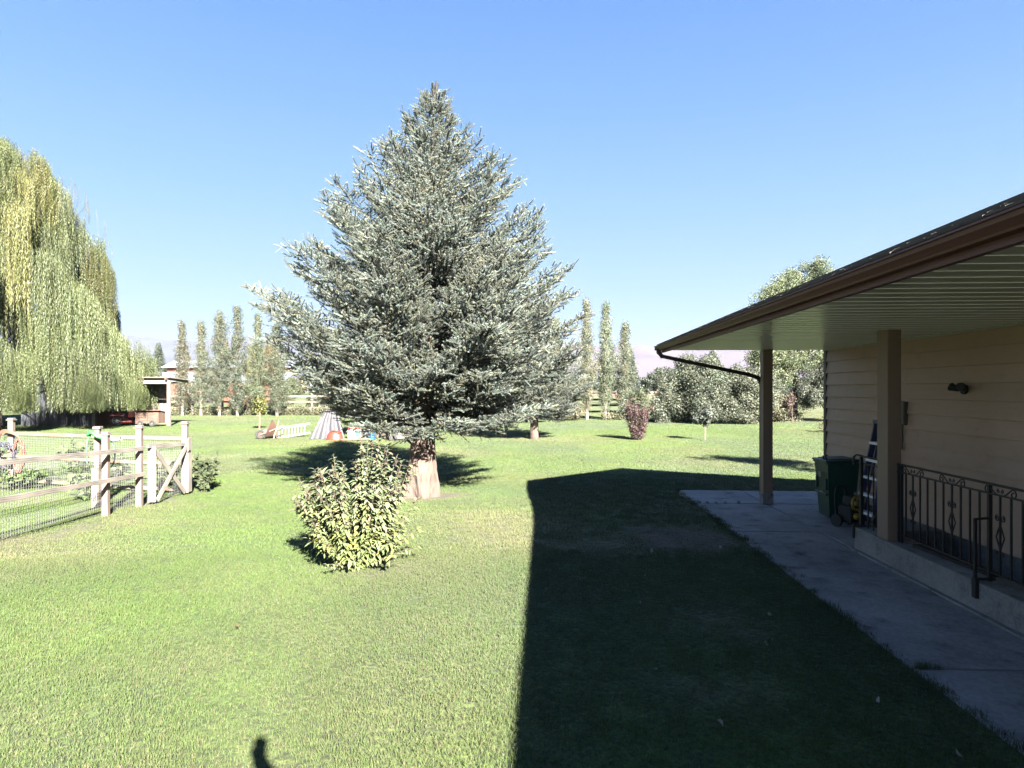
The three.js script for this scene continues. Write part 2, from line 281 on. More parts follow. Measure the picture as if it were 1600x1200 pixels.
// ---------------------------------------------------------------- the house
const house = thing('house', 'beige lap-sided house with brown eave and covered side porch', 'house'); house.rotation.y = -TH;
{
  const U0 = 4.37, U1 = 9.05, V0 = -6, V1 = 10.73, SO = 2.405, EA = 2.49, RU = 5.42, PITCH = 0.418, RY = EA + PITCH * (RU - 1.8);
  const wall = part('wall', [box(U1 - U0 - 0.06, 2.15, V1 - V0 - 0.06, (U0 + U1) / 2 + 0.02, 1.33, -(V0 + V1) / 2)], M(0.35, 0.29, 0.24, 0.8), house);
  part('foundation', box(U1 - U0 - 0.05, 1.8, V1 - V0 - 0.05, (U0 + U1) / 2 + 0.02, -0.651, -(V0 + V1) / 2), mConc, house);
  const rows = 12, ex = (SO - 0.25) / rows;
  for (let i = 0; i < rows; i++) {                 // lap boards of the long wall, each leaning out at its foot
    const y = 0.25 + ex * (i + 0.5);
    const cuts = [V0, R(-3, 0), R(2.5, 6.4), V1 - 0.05];
    for (let k = 0; k < 3; k++) part('siding_board', box(0.016, ex + 0.02, cuts[k + 1] - cuts[k] - 0.003, U0 - 0.012, y, -(cuts[k] + cuts[k + 1]) / 2, 0, 0, -0.14), mSiding[(i + k) % 3], wall);
  }
  for (let i = 0; i < 10; i++) part('siding_board', box(U1 - U0, ex + 0.022, 0.016, (U0 + U1) / 2, 0.25 + ex * (i + 0.5), -V1 - 0.004, 0.075, 0, 0), mSiding[i % 3], wall);
  part('corner_board', [box(0.03, SO - 0.2, 0.09, U0 - 0.02, 0.2 + (SO - 0.2) / 2, -V1 + 0.03, 0, 0, 0, 0.004), box(0.09, SO - 0.2, 0.03, U0 + 0.02, 0.2 + (SO - 0.2) / 2, -V1 - 0.012, 0, 0, 0, 0.004)], M(0.10, 0.075, 0.06, 0.6), house);
  part('frieze_strip', box(0.03, 0.022, V1 - V0, U0 - 0.03, SO - 0.012, -(V0 + V1) / 2), M(0.72, 0.68, 0.62, 0.5), house);
  const boxBead = (u, v) => box(u - 1.865, 0.004, 0.0055, (u + 1.865) / 2, SO - 0.002, -(v + 0.016));
  // soffit: glossy ribbed planks running from fascia to wall
  const soffit = part('soffit', box(U0 - 1.87, 0.012, 10.78 - V0, (U0 + 1.87) / 2, SO + 0.02, -(V0 + 10.78) / 2), mGroove, house);
  for (let v = V0, i = 0; v < 10.75; v += 0.203, i++) { const w = Math.min(0.203, 10.78 - v); part('bead', boxBead(U0, v), mBead, soffit); part('soffit_panel', [box(U0 - 1.865, 0.012, w - 0.012, (U0 + 1.865) / 2, SO + 0.006 + 0.0012 * (hash(i, 1) - 0.5), -(v + w / 2))], mSoffit, soffit); }
  // fascia, gutter
  part('fascia', [box(0.035, 0.13, 10.8 - V0, 1.853, 2.432, -(V0 + 10.8) / 2, 0, 0, 0, 0.004), box(0.012, 0.022, 10.8 - V0, 1.834, 2.378, -(V0 + 10.8) / 2)], mTrim, house);
  const sh = new THREE.Shape(); sh.moveTo(0, 0); for (const [x, y] of [[-0.055, 0], [-0.062, 0.012], [-0.078, 0.03], [-0.092, 0.044], [-0.096, 0.066], [-0.112, 0.066], [-0.112, 0.078], [-0.104, 0.078], [-0.104, 0.072], [-0.09, 0.072], [-0.084, 0.05], [-0.055, 0.01], [-0.006, 0.008], [-0.006, 0.078], [0, 0.078]]) sh.lineTo(x, y);
  const gg = new THREE.ExtrudeGeometry(sh, { depth: 10.84 - V0, bevelEnabled: false, steps: 1 }); gg.rotateY(0); gg.scale(1, 0.85, 1); gg.translate(1.834, 2.404, -10.84);
  part('gutter', [gg, boxUV(new THREE.BoxGeometry(0.1, 0.062, 0.003)).translate(1.785, 2.437, -10.843)], mTrim, house);
  const ds = [[1.78, 2.43, -10.72], [1.78, 2.37, -10.72], [1.83, 2.31, -10.72], [2.05, 2.26, -10.72], [3.2, 2.02, -10.80], [3.36, 1.97, -10.84], [3.42, 1.85, -10.84], [3.42, 0.1, -10.84]];
  const dg = []; for (let i = 0; i < ds.length - 1; i++) dg.push(bar(ds[i], ds[i + 1], 0.07, 0.055, 0.006)); for (const p of ds.slice(1, -1)) dg.push(new THREE.SphereGeometry(0.036, 10, 8).translate(...p));
  part('downspout', dg.map((g) => { g = g.index ? g.toNonIndexed() : g; return g; }), mTrimDark, house);
  // roof: deck and two slopes of shingles
  const roof = new THREE.Shape(); roof.moveTo(1.82, EA - 0.005); roof.lineTo(RU, RY - 0.015); roof.lineTo(2 * RU - 1.82, EA - 0.005); roof.lineTo(2 * RU - 1.82, EA - 0.10); roof.lineTo(1.9, EA - 0.07);
  const rg = new THREE.ExtrudeGeometry(roof, { depth: 10.8 - V0, bevelEnabled: false }); rg.translate(0, 0, -10.8);
  const rf = part('roof', rg, M(0.16, 0.14, 0.13, 0.95), house);
  part('drip_edge', box(0.012, 0.028, 10.84 - V0, 1.79, 2.482, -(V0 + 10.84) / 2), mTrimDark, house);
  const sl = Math.atan(PITCH);
  for (let c = 0; c < 7; c++) for (let k = 0, v = V0 + (c % 2) * 0.15; v < 10.84 && c < 7; k++) {   // separate tabs where the eave shows
    const w = Math.min(R(0.26, 0.42), 10.85 - v); if (w < 0.05) break;
    if (v + w > -0.5) { const a = c * 0.145 - 0.045 + (c ? 0 : R(-0.008, 0.008)), L = 0.21; part('shingle', box(L, R(0.009, 0.012), w - 0.004, 1.80 + (a + L / 2) * Math.cos(sl), EA + 0.008 + (a + L / 2) * Math.sin(sl) + 0.008, -(v + w / 2), 0, 0, sl - 0.04), mShingle[Math.floor(rnd() * 4)], rf); }
    v += w;
  }
  const far = []; for (let c = 7; c < 27; c++) far.push(box(0.2, 0.012, 10.84 - V0, 1.80 + (c * 0.145 + 0.05) * Math.cos(sl), EA + 0.016 + (c * 0.145 + 0.05) * Math.sin(sl), -(V0 + 10.84) / 2, 0, 0, sl - 0.04));
  for (let c = 0; c < 27; c++) far.push(box(0.2, 0.012, 10.84 - V0, 2 * RU - 1.80 - (c * 0.145 + 0.05) * Math.cos(sl), EA + 0.016 + (c * 0.145 + 0.05) * Math.sin(sl), -(V0 + 10.84) / 2, 0, 0, -sl + 0.04));
  part('shingle_field', far, mShingle[2], rf).userData.kind = 'stuff';
  const gb = new THREE.Shape(); gb.moveTo(1.9, 2.44); gb.lineTo(RU, RY - 0.03); gb.lineTo(2 * RU - 1.9, 2.44);
  part('gable', new THREE.ExtrudeGeometry(gb, { depth: 0.03, bevelEnabled: false }).translate(0, 0, -10.835), mSiding[0], house);
  // posts
  const far_post = part('porch_post', box(0.15, 2.41, 0.15, 3.45, 1.2, -10.71, 0, 0, 0, 0.01), mPost, house);
  part('post_base', box(0.165, 0.17, 0.165, 3.45, 0.085, -10.71, 0, 0, 0, 0.01), mCurb, far_post);
  part('porch_post', box(0.14, 2.16, 0.22, 3.535, 1.327, -7.12, 0, 0, 0, 0.01), mPost, house);
}
{ // flood light and meter box on the wall
  const f = thing('flood_light', 'small black twin flood light high on the beige house wall', 'wall lamp', uv2w(4.345, 1.79, 7.2), -TH);
  part('mount', [cyl(0.05, 0.05, 0.03, -0.012, 0, 0, 16, 0, Math.PI / 2)], mBlackRub, f);
  for (const s of [-1, 1]) { const h = part('lamp_head', [cyl(0.018, 0.045, 0.09, 0, 0, 0, 14).rotateX(s * 0.9).rotateZ(0.9).translate(-0.075, 0.012, s * 0.05), bar([-0.015, 0, 0], [-0.05, 0.01, s * 0.035], 0.018)], mBlackRub, f); part('lens', cyl(0.04, 0.04, 0.004, 0, 0.047, 0, 14).rotateX(s * 0.9).rotateZ(0.9).translate(-0.075, 0.012, s * 0.05), M(0.1, 0.1, 0.1, 0.3), h); }
  const b = thing('meter_box', 'grey electrical box on the house wall behind the near porch post', 'electrical box', uv2w(4.325, 1.36, 8.4), -TH);
  part('case', box(0.06, 0.28, 0.18, 0, 0.14, 0, 0, 0, 0, 0.01), M(0.16, 0.13, 0.12, 0.6), b); part('conduit', cyl(0.012, 0.012, 0.3, 0, -0.15, 0, 10), M(0.2, 0.16, 0.14, 0.6), b);
}
{ // wrought iron railing
  const rail = thing('porch_railing', 'black wrought iron railing with scrolls and diamonds along the porch kerb', 'railing'); rail.rotation.y = -TH;
  const U = 3.57, y0 = 0.326, yt = 1.033, yb = 0.957, spiral = (v, y, r, dir, vs, n = 1.35) => { const p = []; for (let i = 0; i <= 22; i++) { const t = i / 22, a = t * TAU * n, q = r * (1 - 0.72 * t); p.push([U, y + vs * q * Math.cos(a), -(v + dir * q * Math.sin(a))]); } return p; };
  const run = (v0, v1) => { part('top_rail', box(0.032, 0.016, v1 - v0, U, yt, -(v0 + v1) / 2, 0, 0, 0, 0.004), mIron, rail); part('lower_rail', box(0.024, 0.012, v1 - v0, U, yb, -(v0 + v1) / 2), mIron, rail); };
  run(1.2, 7.01); part('bottom_rail', box(0.018, 0.012, 5.8, U, y0, -4.11), mIron, rail); for (const v of [6.985, 6.94]) part('newel', box(0.024, yt - 0.25, 0.024, U, (yt + 0.25) / 2, -v), mIron, rail);
  const dia = [];
  for (let i = 0; i < 44; i++) {
    const v = 6.86 - 0.126 * i; if (v < 1.25) break;
    const main = i === 10 || i === 28; part(main ? 'newel' : 'baluster', main ? box(0.028, yt - 0.25, 0.028, U, (yt + 0.25) / 2, -v) : box(0.013, yb - y0, 0.013, U, (yb + y0) / 2, -v), mIron, rail);
    if (i % 5 === 1) {
      const hy = 0.625, hh = 0.105, hw = 0.047;
      part('diamond', [bar([U, hy + hh, -v], [U, hy, -v - hw], 0.008), bar([U, hy, -v - hw], [U, hy - hh, -v], 0.008), bar([U, hy - hh, -v], [U, hy, -v + hw], 0.008), bar([U, hy, -v + hw], [U, hy + hh, -v], 0.008)], mIron, rail);
      const c = []; for (const s of [-1, 1]) { c.push(tube(spiral(v + s * 0.032, hy + hh + 0.045, 0.026, s, 1), 0.005, 26, 5)); c.push(tube(spiral(v + s * 0.026, hy - hh - 0.02, 0.019, s, -1), 0.0045, 26, 5)); }
      part('curl', c, mIron, rail);
      for (const s of [-1, 1]) { // the S scrolls between the two rails, meeting over the diamond
        const a = []; for (let k = 0; k <= 26; k++) { const t = k / 26; if (t < 0.35) { const q = t / 0.35; a.push([U, lerp(yb + 0.008, yt - 0.012, q * q * (3 - 2 * q)), -(v + s * lerp(0.045, 0.15, q))]); } else { const q = (t - 0.35) / 0.65, an = q * TAU * 1.1, r = 0.036 * (1 - 0.68 * q); a.push([U, yt - 0.048 + r * Math.cos(an), -(v + s * (0.15 + r * Math.sin(an) + 0.0))]); } }
        part('scroll', tube(a, 0.0055, 40, 5), mIron, rail);
        part('small_scroll', tube(spiral(v + s * 0.022, yb + 0.032, 0.017, s, 1, 1.2), 0.004, 20, 5), mIron, rail);
      }
    }
  }
  part('top_rail', box(0.032, 0.016, 0.6, U, yt, -7.5), mIron, rail); part('lower_rail', box(0.024, 0.012, 0.6, U, yb, -7.5), mIron, rail); for (let i = 0; i < 4; i++) part('baluster', box(0.013, yb - 0.25, 0.013, U, (yb + 0.25) / 2, -(7.28 + i * 0.12)), mIron, rail);
  const ep = part('end_post', [box(0.03, yt - 0.25, 0.03, 3.55, (yt + 0.25) / 2, -7.76)], mIron, rail);
  part('lamb_tongue', tube([[U, yt, -7.74], [3.56, yt + 0.008, -7.8], [3.54, yt + 0.01, -7.86], [3.53, yt - 0.02, -7.9], [3.52, yt - 0.07, -7.9], [3.52, yt - 0.10, -7.86], [3.52, yt - 0.07, -7.83]], 0.011, 30, 6), mIron, ep);
  part('foot_bracket', [box(0.2, 0.014, 0.03, 3.53, 0.262, -7.72), box(0.014, 0.14, 0.03, 3.445, 0.195, -7.72)], mIron, ep);
  const sv = 5.58; part('stay', [box(0.022, 0.54, 0.022, 3.445, 0.48, -sv), bar([3.435, 0.75, -sv], [U, 0.76, -sv], 0.016), bar([3.45, 0.27, -sv], [U + 0.03, 0.27, -sv], 0.02), box(0.028, 0.16, 0.05, 3.445, 0.2, -sv)], mIron, rail);
  const pl = thing('plank', 'dark board lying inside the foot of the porch railing', 'plank', uv2w(3.665, 0.264, 6.25), -TH + 0.06); part('board', box(0.1, 0.026, 1.05, 0, 0, 0, 0, 0, 0, 0.004), M(0.022, 0.02, 0.02, 0.8), pl);
}
{ // wheelie bin
  const b = thing('wheelie_bin', 'dark green wheeled refuse bin against the house wall', 'bin', uv2w(4.03, 0.004, 9.55), -TH);
  b.scale.set(0.9, 0.97, 0.92); const mBin = M(0.018, 0.10, 0.075, 0.45), g = new THREE.CylinderGeometry(0.3, 0.235, 0.76, 4, 6, true).toNonIndexed(); g.rotateY(Math.PI / 4); g.scale(1.1, 1, 1.15); g.computeVertexNormals();
  part('body', [g.translate(0, 0.42, 0), box(0.36, 0.02, 0.37, 0, 0.045, 0)], mBin, b);
  part('rim', [box(0.50, 0.035, 0.03, 0, 0.80, 0.245, 0, 0, 0, 0.008), box(0.50, 0.035, 0.03, 0, 0.80, -0.245, 0, 0, 0, 0.008), box(0.03, 0.035, 0.5, 0.24, 0.80, 0, 0, 0, 0, 0.008), box(0.03, 0.035, 0.5, -0.24, 0.80, 0, 0, 0, 0, 0.008)], mBin, b);
  const lid = part('lid', [box(0.52, 0.03, 0.53, -0.01, 0.835, 0, 0, 0, 0.04, 0.012), box(0.40, 0.02, 0.40, 0, 0.852, 0, 0, 0, 0.04, 0.008)], mBin, b);
  part('handle', tube([[-0.2, 0.84, 0.05], [-0.22, 0.875, 0.05], [-0.22, 0.89, 0.1], [-0.22, 0.875, 0.15], [-0.2, 0.84, 0.15]], 0.012, 20, 8), M(0.02, 0.02, 0.02, 0.5), b);
  part('crossbar', [box(0.02, 0.03, 0.42, -0.235, 0.36, 0, 0, 0, 0, 0.005), box(0.03, 0.16, 0.03, -0.225, 0.5, 0.17), box(0.03, 0.16, 0.03, -0.225, 0.5, -0.17)], mBin, b);
  part('label_mark', box(0.004, 0.075, 0.07, -0.262, 0.63, 0.02, 0, 0, 0.1), M(0.5, 0.55, 0.55, 0.5), b);
  part('bar_strip', box(0.005, 0.012, 0.10, -0.249, 0.385, 0.05), M(0.6, 0.62, 0.62, 0.4), b);
  for (const s of [-1, 1]) { const w = part('wheel', cyl(0.11, 0.11, 0.05, 0.19, 0.11, s * 0.24, 20, Math.PI / 2), mRubber, b); part('hub', cyl(0.04, 0.04, 0.055, 0.19, 0.11, s * 0.24, 12, Math.PI / 2), M(0.3, 0.3, 0.3, 0.5), w); }
}
{ // pressure washer in front of the bin
  const y = M(0.55, 0.36, 0.02, 0.4), p = thing('pressure_washer', 'black and yellow wheeled tool standing before the green bin', 'pressure washer', uv2w(3.93, 0.004, 8.95), -TH + 0.5);
  part('body', [box(0.16, 0.22, 0.2, 0, 0.17, 0, 0, 0, 0, 0.03), box(0.10, 0.14, 0.14, 0, 0.34, 0.01, 0.2, 0, 0, 0.03)], mBlackRub, p);
  const reel = part('hose_reel', [new THREE.TorusGeometry(0.085, 0.018, 10, 24).translate(0, 0.32, 0.12)], y, p); part('reel_core', cyl(0.035, 0.035, 0.08, 0, 0.32, 0.10, 16, Math.PI / 2), M(0.6, 0.45, 0.1, 0.4), reel);
  part('pump_cover', new THREE.SphereGeometry(0.06, 14, 10).scale(1, 0.8, 0.9).translate(0.01, 0.15, 0.12), y, p);
  part('handle', tube([[-0.1, 0.1, -0.1], [-0.1, 0.42, -0.12], [-0.06, 0.5, -0.12], [0.06, 0.5, -0.12], [0.1, 0.42, -0.12], [0.1, 0.1, -0.1]], 0.011, 30, 6), mBlackRub, p);
  part('tag', box(0.05, 0.035, 0.004, 0.02, 0.44, 0.085), M(0.55, 0.55, 0.56, 0.5), p);
  for (const s of [-1, 1]) part('wheel', cyl(0.08, 0.08, 0.04, s * 0.12, 0.08, -0.08, 18, 0, Math.PI / 2), mRubber, p);
  const c = thing('hose_coil', 'small coil of yellow hose lying behind the porch railing', 'hose', uv2w(3.62, 0.255, 7.5), -TH); for (let i = 0; i < 4; i++) part('loop', new THREE.TorusGeometry(0.07 + 0.006 * (i % 2), 0.009, 6, 26).rotateX(0.12).translate(0.01 * i, 0.10 + 0.004 * i, -0.022 * i), M(0.12, 0.095, 0.015, 0.6), c);
}
{ // step ladder
  const L = thing('step_ladder', 'folded blue step ladder with pale treads leaning on the wall behind the near porch post', 'ladder', uv2w(4.18, 0.004, 8.75), -TH + Math.PI / 2);
  const blue = M(0.05, 0.075, 0.22, 0.5), lean = (t, s) => [s * lerp(0.24, 0.13, t), 1.36 * t, -0.14 + 0.22 * t];
  for (const s of [-1, 1]) part('rail', bar(lean(0, s), lean(1, s), 0.025, 0.07), blue, L);
  for (const s of [-1, 1]) part('rear_rail', bar([s * 0.25, 0.0, -0.05], [s * 0.14, 1.3, 0.13], 0.02, 0.03), blue, L);
  for (let i = 1; i < 6; i++) { const a = lean(i / 6.2, -1), b = lean(i / 6.2, 1); part('tread', box(b[0] - a[0], 0.032, 0.08, 0, a[1], a[2] - 0.01), M(1.8, 1.8, 1.85, 0.4), L); }
  part('top_cap', box(0.3, 0.05, 0.14, 0, 1.37, 0.1, 0, 0, 0, 0.01), blue, L);
  for (const s of [-1, 1]) part('foot', box(0.04, 0.05, 0.08, s * 0.24, 0.025, -0.13), mRubber, L);
}
// ---------------------------------------------------------------- garden fence, gate and what hangs on them
function post(name, x, z, h, mat, parent, w = 0.1) {
  const y = G(x, z), p = part(name, box(w, h + 0.1, w, x, y + h / 2 - 0.05, z, 0, 0.1, 0, 0.006), mat, parent);
  part('post_cap', [box(w + 0.05, 0.022, w + 0.05, x, y + h + 0.012, z, 0, 0.1, 0, 0.004), box(w + 0.015, 0.035, w + 0.015, x, y + h + 0.04, z, 0, 0.1, 0, 0.008)], mGreyWood[1], p); return p;
}
function wireMesh(a, b, y0, y1, parent, cell = 0.052) {      // welded wire between two points
  const L = Math.hypot(b[0] - a[0], b[1] - a[1]), ang = Math.atan2(-(b[1] - a[1]), b[0] - a[0]), g = [], w = 0.0032;
  for (let s = 0; s <= L; s += cell) g.push(new THREE.BoxGeometry(w, y1 - y0, w).translate(s - L / 2, (y0 + y1) / 2, 0));
  for (let y = y0; y <= y1; y += cell) g.push(new THREE.BoxGeometry(L, w, w).translate(0, y, 0.0025));
  const m = mergeGeometries(g); m.rotateY(ang); m.translate((a[0] + b[0]) / 2, (G(...a) + G(...b)) / 2, (a[1] + b[1]) / 2);
  const o = part('wire_mesh', m, mWire, parent); o.userData.kind = 'stuff'; return o;
}
{
  const f = thing('garden_fence', 'two-rail cedar fence with wire mesh running towards the viewer', 'fence');
  const P = [[-6.62, -1.6], [-6.66, -4.4], [-6.72, -7.2], [-6.86, -11.35], [-6.82, -12.3]];
  for (const [i, [x, z]] of P.entries()) post('fence_post', x, z, [1.4, 1.4, 1.4, 1.36, 1.42][i], mCedar[i % 3], f, i === 3 ? 0.095 : 0.1);
  const rl = (n, a, b, ya, yb, m) => part(n, bar([a[0], G(...a) + ya, a[1]], [b[0], G(...b) + yb, b[1]], 0.035, 0.072, 0.004), m, f);
  rl('top_rail', [-6.56, -1.4], [-6.66, -7.1], 1.0, 1.0, mGreyWood[0]); rl('top_rail', [-6.66, -7.1], [-6.75, -12.3], 1.0, 1.05, mGreyWood[2]);
  rl('lower_rail', [-6.56, -1.4], [-6.66, -7.1], 0.48, 0.48, mGreyWood[1]); rl('lower_rail', [-6.66, -7.1], [-6.75, -12.35], 0.50, 0.58, mGreyWood[0]);
  for (let i = 0; i < 4; i++) wireMesh(P[i].map((v, k) => v + (k ? 0 : -0.06)), P[i + 1].map((v, k) => v + (k ? 0 : -0.06)), 0.02, 1.0, f);
}
{
  const f = thing('garden_fence', 'three-rail cedar fence with wire mesh at the back of the garden plot', 'fence');
  const P = [[-6.7, -13.77], [-8.2, -14.15], [-11.44, -15.36], [-15.0, -16.7], [-19, -18.2]];
  for (const i of [0, 2, 3, 4]) post('fence_post', ...P[i], 1.42, mCedar[(i + 1) % 3], f, 0.105);
  for (let i = 0; i < 4; i++) { const a = P[i], b = P[i + 1]; for (const [n, y] of [['top_rail', 1.13], ['middle_rail', 0.62], ['bottom_rail', 0.09]]) part(n, bar([a[0], G(...a) + y, a[1] + 0.06], [b[0], G(...b) + y, b[1] + 0.06], 0.035, 0.07, 0.004), mCedar[(i + 2) % 3], f); wireMesh([a[0], a[1] + 0.03], [b[0], b[1] + 0.03], 0.05, 1.12, f); }
}
{ // loose post with a pale board inside the plot
  const x = -7.49, z = -12.15, y = G(x, z), p = thing('garden_post', 'cedar post with a pale board on its foot, second from the gate inside the plot', 'post', [x, y, z], 0.1);
  part('shaft', box(0.085, 1.42, 0.085, 0, 0.71, 0, 0, 0, 0, 0.005), mCedar[1], p); part('post_cap', box(0.13, 0.05, 0.13, 0, 1.44, 0, 0, 0, 0, 0.01), mGreyWood[1], p); part('board', box(0.11, 0.72, 0.03, -0.02, 0.36, 0.065, 0, 0, 0, 0.003), mGreyWood[2], p);
}
{ // gate with crossed braces
  const A = [-6.74, -12.42], B = [-6.66, -13.66], y = -0.35, g = thing('garden_gate', 'pale wooden gate with crossed braces and wire mesh', 'gate');
  const W = (s, h, o = 0) => [lerp(A[0], B[0], s) + 0.05 + o, y + h, lerp(A[1], B[1], s)];
  part('stile', bar(W(0.05, 0.04), W(0.05, 1.08), 0.14, 0.035, 0.004), mGreyWood[2], g); part('stile', bar(W(0.95, 0.04), W(0.95, 1.12), 0.14, 0.035, 0.004), mGreyWood[2], g);
  part('latch_board', box(0.03, 1.1, 0.13, B[0] + 0.10, y + 0.6, B[1] - 0.02, 0, 0, 0, 0.004), mGreyWood[0], g);
  part('top_board', bar(W(-0.06, 1.09), W(1.02, 1.02), 0.03, 0.075, 0.004), mGreyWood[1], g);
  part('brace', bar(W(0.1, 0.98, 0.03), W(0.9, 0.06, 0.03), 0.028, 0.085, 0.003), mGreyWood[0], g); part('brace', bar(W(0.1, 0.06, 0.06), W(0.9, 0.98, 0.06), 0.028, 0.085, 0.003), mGreyWood[2], g);
  part('hinge', [box(0.02, 0.04, 0.12, A[0] + 0.085, y + 0.92, A[1] - 0.1), box(0.02, 0.04, 0.12, A[0] + 0.085, y + 0.22, A[1] - 0.1)], mIron, g);
  part('latch', bar(W(0.93, 0.86, 0.06), [B[0] + 0.13, y + 0.9, B[1] + 0.02], 0.02), mIron, g);
  wireMesh([A[0], A[1]], [B[0], B[1]], 0.04, 1.02, g);
}
{ // hoses on the left post
  const hose = (name, label, x, y, z, r, n, mat, sx, tilt) => { const h = thing(name, label, 'hose', [x, y, z], tilt); for (let i = 0; i < n; i++) { const p = [], ro = R(0, TAU), rr = r * R(0.86, 1.06); for (let k = 0; k < 26; k++) { const a = k / 26 * TAU; p.push([Math.cos(a) * rr * sx + R(-0.006, 0.006), Math.sin(a) * rr - 0.02 * i * rnd(), (i - n / 2) * 0.017 + R(-0.008, 0.008)]); } part('loop', tube(p, 0.012, 60, 6, true), mat, h); } return h; };
  reseed(5);
  hose('garden_hose', 'blue-grey hose coiled thickly round the left cedar post', -11.45, 0.36, -15.18, 0.235, 9, M(0.075, 0.08, 0.115, 0.55), 0.9, 0.1);
  const o = hose('garden_hose', 'rust-orange hose slung over the left cedar post and hanging down', -11.16, 0.31, -15.2, 0.36, 6, M(0.27, 0.12, 0.085, 0.6), 0.32, -0.05);
  for (let i = 0; i < 4; i++) part('loop', tube([[-0.42, 0.38 + i * 0.02, 0.02], [-0.36, 0.47 + i * 0.022, 0.06], [-0.2, 0.49 + i * 0.02, 0.06], [0, 0.40 + i * 0.012, 0.03], [0.08, 0.2, 0]], 0.013, 30, 6), M(0.29, 0.13, 0.09, 0.6), o);
  const gr = M(0.10, 0.42, 0.14, 0.45), s = thing('watering_sprayer', 'bright green hose end draped over the garden post beside a grey cap', 'hose', [-7.49, G(-7.49, -12.15), -12.05], 0);
  part('bundle', [tube([[-0.08, 1.30, 0.02], [-0.04, 1.38, 0.06], [0.06, 1.33, 0.09], [0.2, 1.27, 0.08], [0.3, 1.27, 0.03]], 0.032, 30, 8), tube([[-0.1, 1.32, 0.05], [0.02, 1.36, 0.1], [0.12, 1.29, 0.1], [0.22, 1.26, 0.06]], 0.026, 24, 8)], gr, s);
  part('hanging_hose', tube([[0.3, 1.2, 0.0], [0.36, 1.1, 0.02], [0.38, 0.95, 0.02], [0.35, 0.8, 0.02], [0.28, 0.72, 0.02]], 0.014, 24, 6), gr, s); part('hanging_hose', tube([[-0.09, 1.28, 0.02], [-0.11, 1.1, 0.05], [-0.1, 0.82, 0.05]], 0.013, 20, 6), gr, s);
  part('nozzle', [tube([[0.3, 1.27, 0.05], [0.42, 1.24, 0.1], [0.55, 1.26, 0.12]], 0.035, 14, 8)], M(0.5, 0.55, 0.56, 0.4), s);
}

// ---------------------------------------------------------------- foliage builders
function leafShape(L, W, fold = 0.25, droop = 0.25) {        // one leaf along +y, 8 triangles
  const t = [], mid = (s) => [0, s * L, -droop * L * s * s], w = (s) => W * Math.sin(Math.PI * Math.pow(s, 0.8)) / 2, st = [0, 0.3, 0.65, 1];
  for (let i = 0; i < 3; i++) for (const k of [-1, 1]) { const a = mid(st[i]), b = mid(st[i + 1]), wa = w(st[i]), wb = w(st[i + 1]), A = [k * wa, a[1], a[2] + fold * wa], B = [k * wb, b[1], b[2] + fold * wb]; if (wb > 1e-4) t.push(...a, ...b, ...B); if (wa > 1e-4) t.push(...a, ...B, ...A); }
  return tris(t);
}
function sprig(n, spread, L, W, s) {                          // loose ball of leaves round the origin
  reseed(s); const t = [];
  for (let i = 0; i < n; i++) {
    const c = V(R(-1, 1), R(-1, 1), R(-1, 1)); if (c.length() > 1) { i--; continue; } c.multiplyScalar(spread);
    const d = V(R(-1, 1), R(-0.9, 0.6), R(-1, 1)).normalize(), e = V(R(-1, 1), R(-1, 1), R(-1, 1)).cross(d).normalize().multiplyScalar(W / 2), m = c.clone().addScaledVector(d, L * 0.5), b = c.clone().addScaledVector(d, L);
    const p = m.clone().add(e), q = m.clone().sub(e); t.push(c.x, c.y, c.z, p.x, p.y, p.z, b.x, b.y, b.z, c.x, c.y, c.z, b.x, b.y, b.z, q.x, q.y, q.z);
  }
  return softNormals(tris(t), false, 0.55);
}
const SPRIG = sprig(16, 0.24, 0.13, 0.075, 3), SPRIG_S = sprig(18, 0.12, 0.06, 0.035, 4), SPRIG_L = sprig(14, 0.3, 0.2, 0.12, 9), SPRIG_F = sprig(30, 0.27, 0.085, 0.05, 5);
const tint = (c, k, j = 0.2) => { const a = 1 + (rnd() - 0.5) * 2 * j, b = 1 + (rnd() - 0.5) * 0.25; return [c[0] * a * k * b, c[1] * a * k, c[2] * a * k]; };
// crown of leaf sprigs in clumps: lobes = [x, y, z, rx, ry, rz]
function lobeCrown(tree, lobes, n, col, geo = SPRIG_F, sc = [0.8, 1.3], shell = 0.55, colB) {
  const pl = [], tot = lobes.reduce((s, l) => s + l[3] * l[4] + l[4] * l[5], 0);
  for (const l of lobes) {
    const m = Math.round(n * (l[3] * l[4] + l[4] * l[5]) / tot), clump = [];
    for (let i = 0; i < Math.max(6, m / 26); i++) { const d = V(R(-1, 1), R(-1, 1), R(-1, 1)).normalize(); clump.push([d, R(0.75, 1.08)]); }
    for (let i = 0; i < m; i++) {
      const [d, r] = clump[Math.floor(rnd() * clump.length)], p = V(d.x, d.y, d.z).multiplyScalar(r * Math.pow(R(shell, 1), 0.7)).add(V(R(-1, 1), R(-1, 1), R(-1, 1)).multiplyScalar(0.24));
      const c = colB && rnd() < 0.35 ? colB : col;
      pl.push([place(V(l[0] + p.x * l[3], l[1] + p.y * l[4], l[2] + p.z * l[5]), V(R(-1, 1), R(-1, 1), R(-1, 1)), 0, R(...sc)), tint(c, 1)]);
    }
  }
  return inst('crown', geo, mFoliage, pl, tree);
}

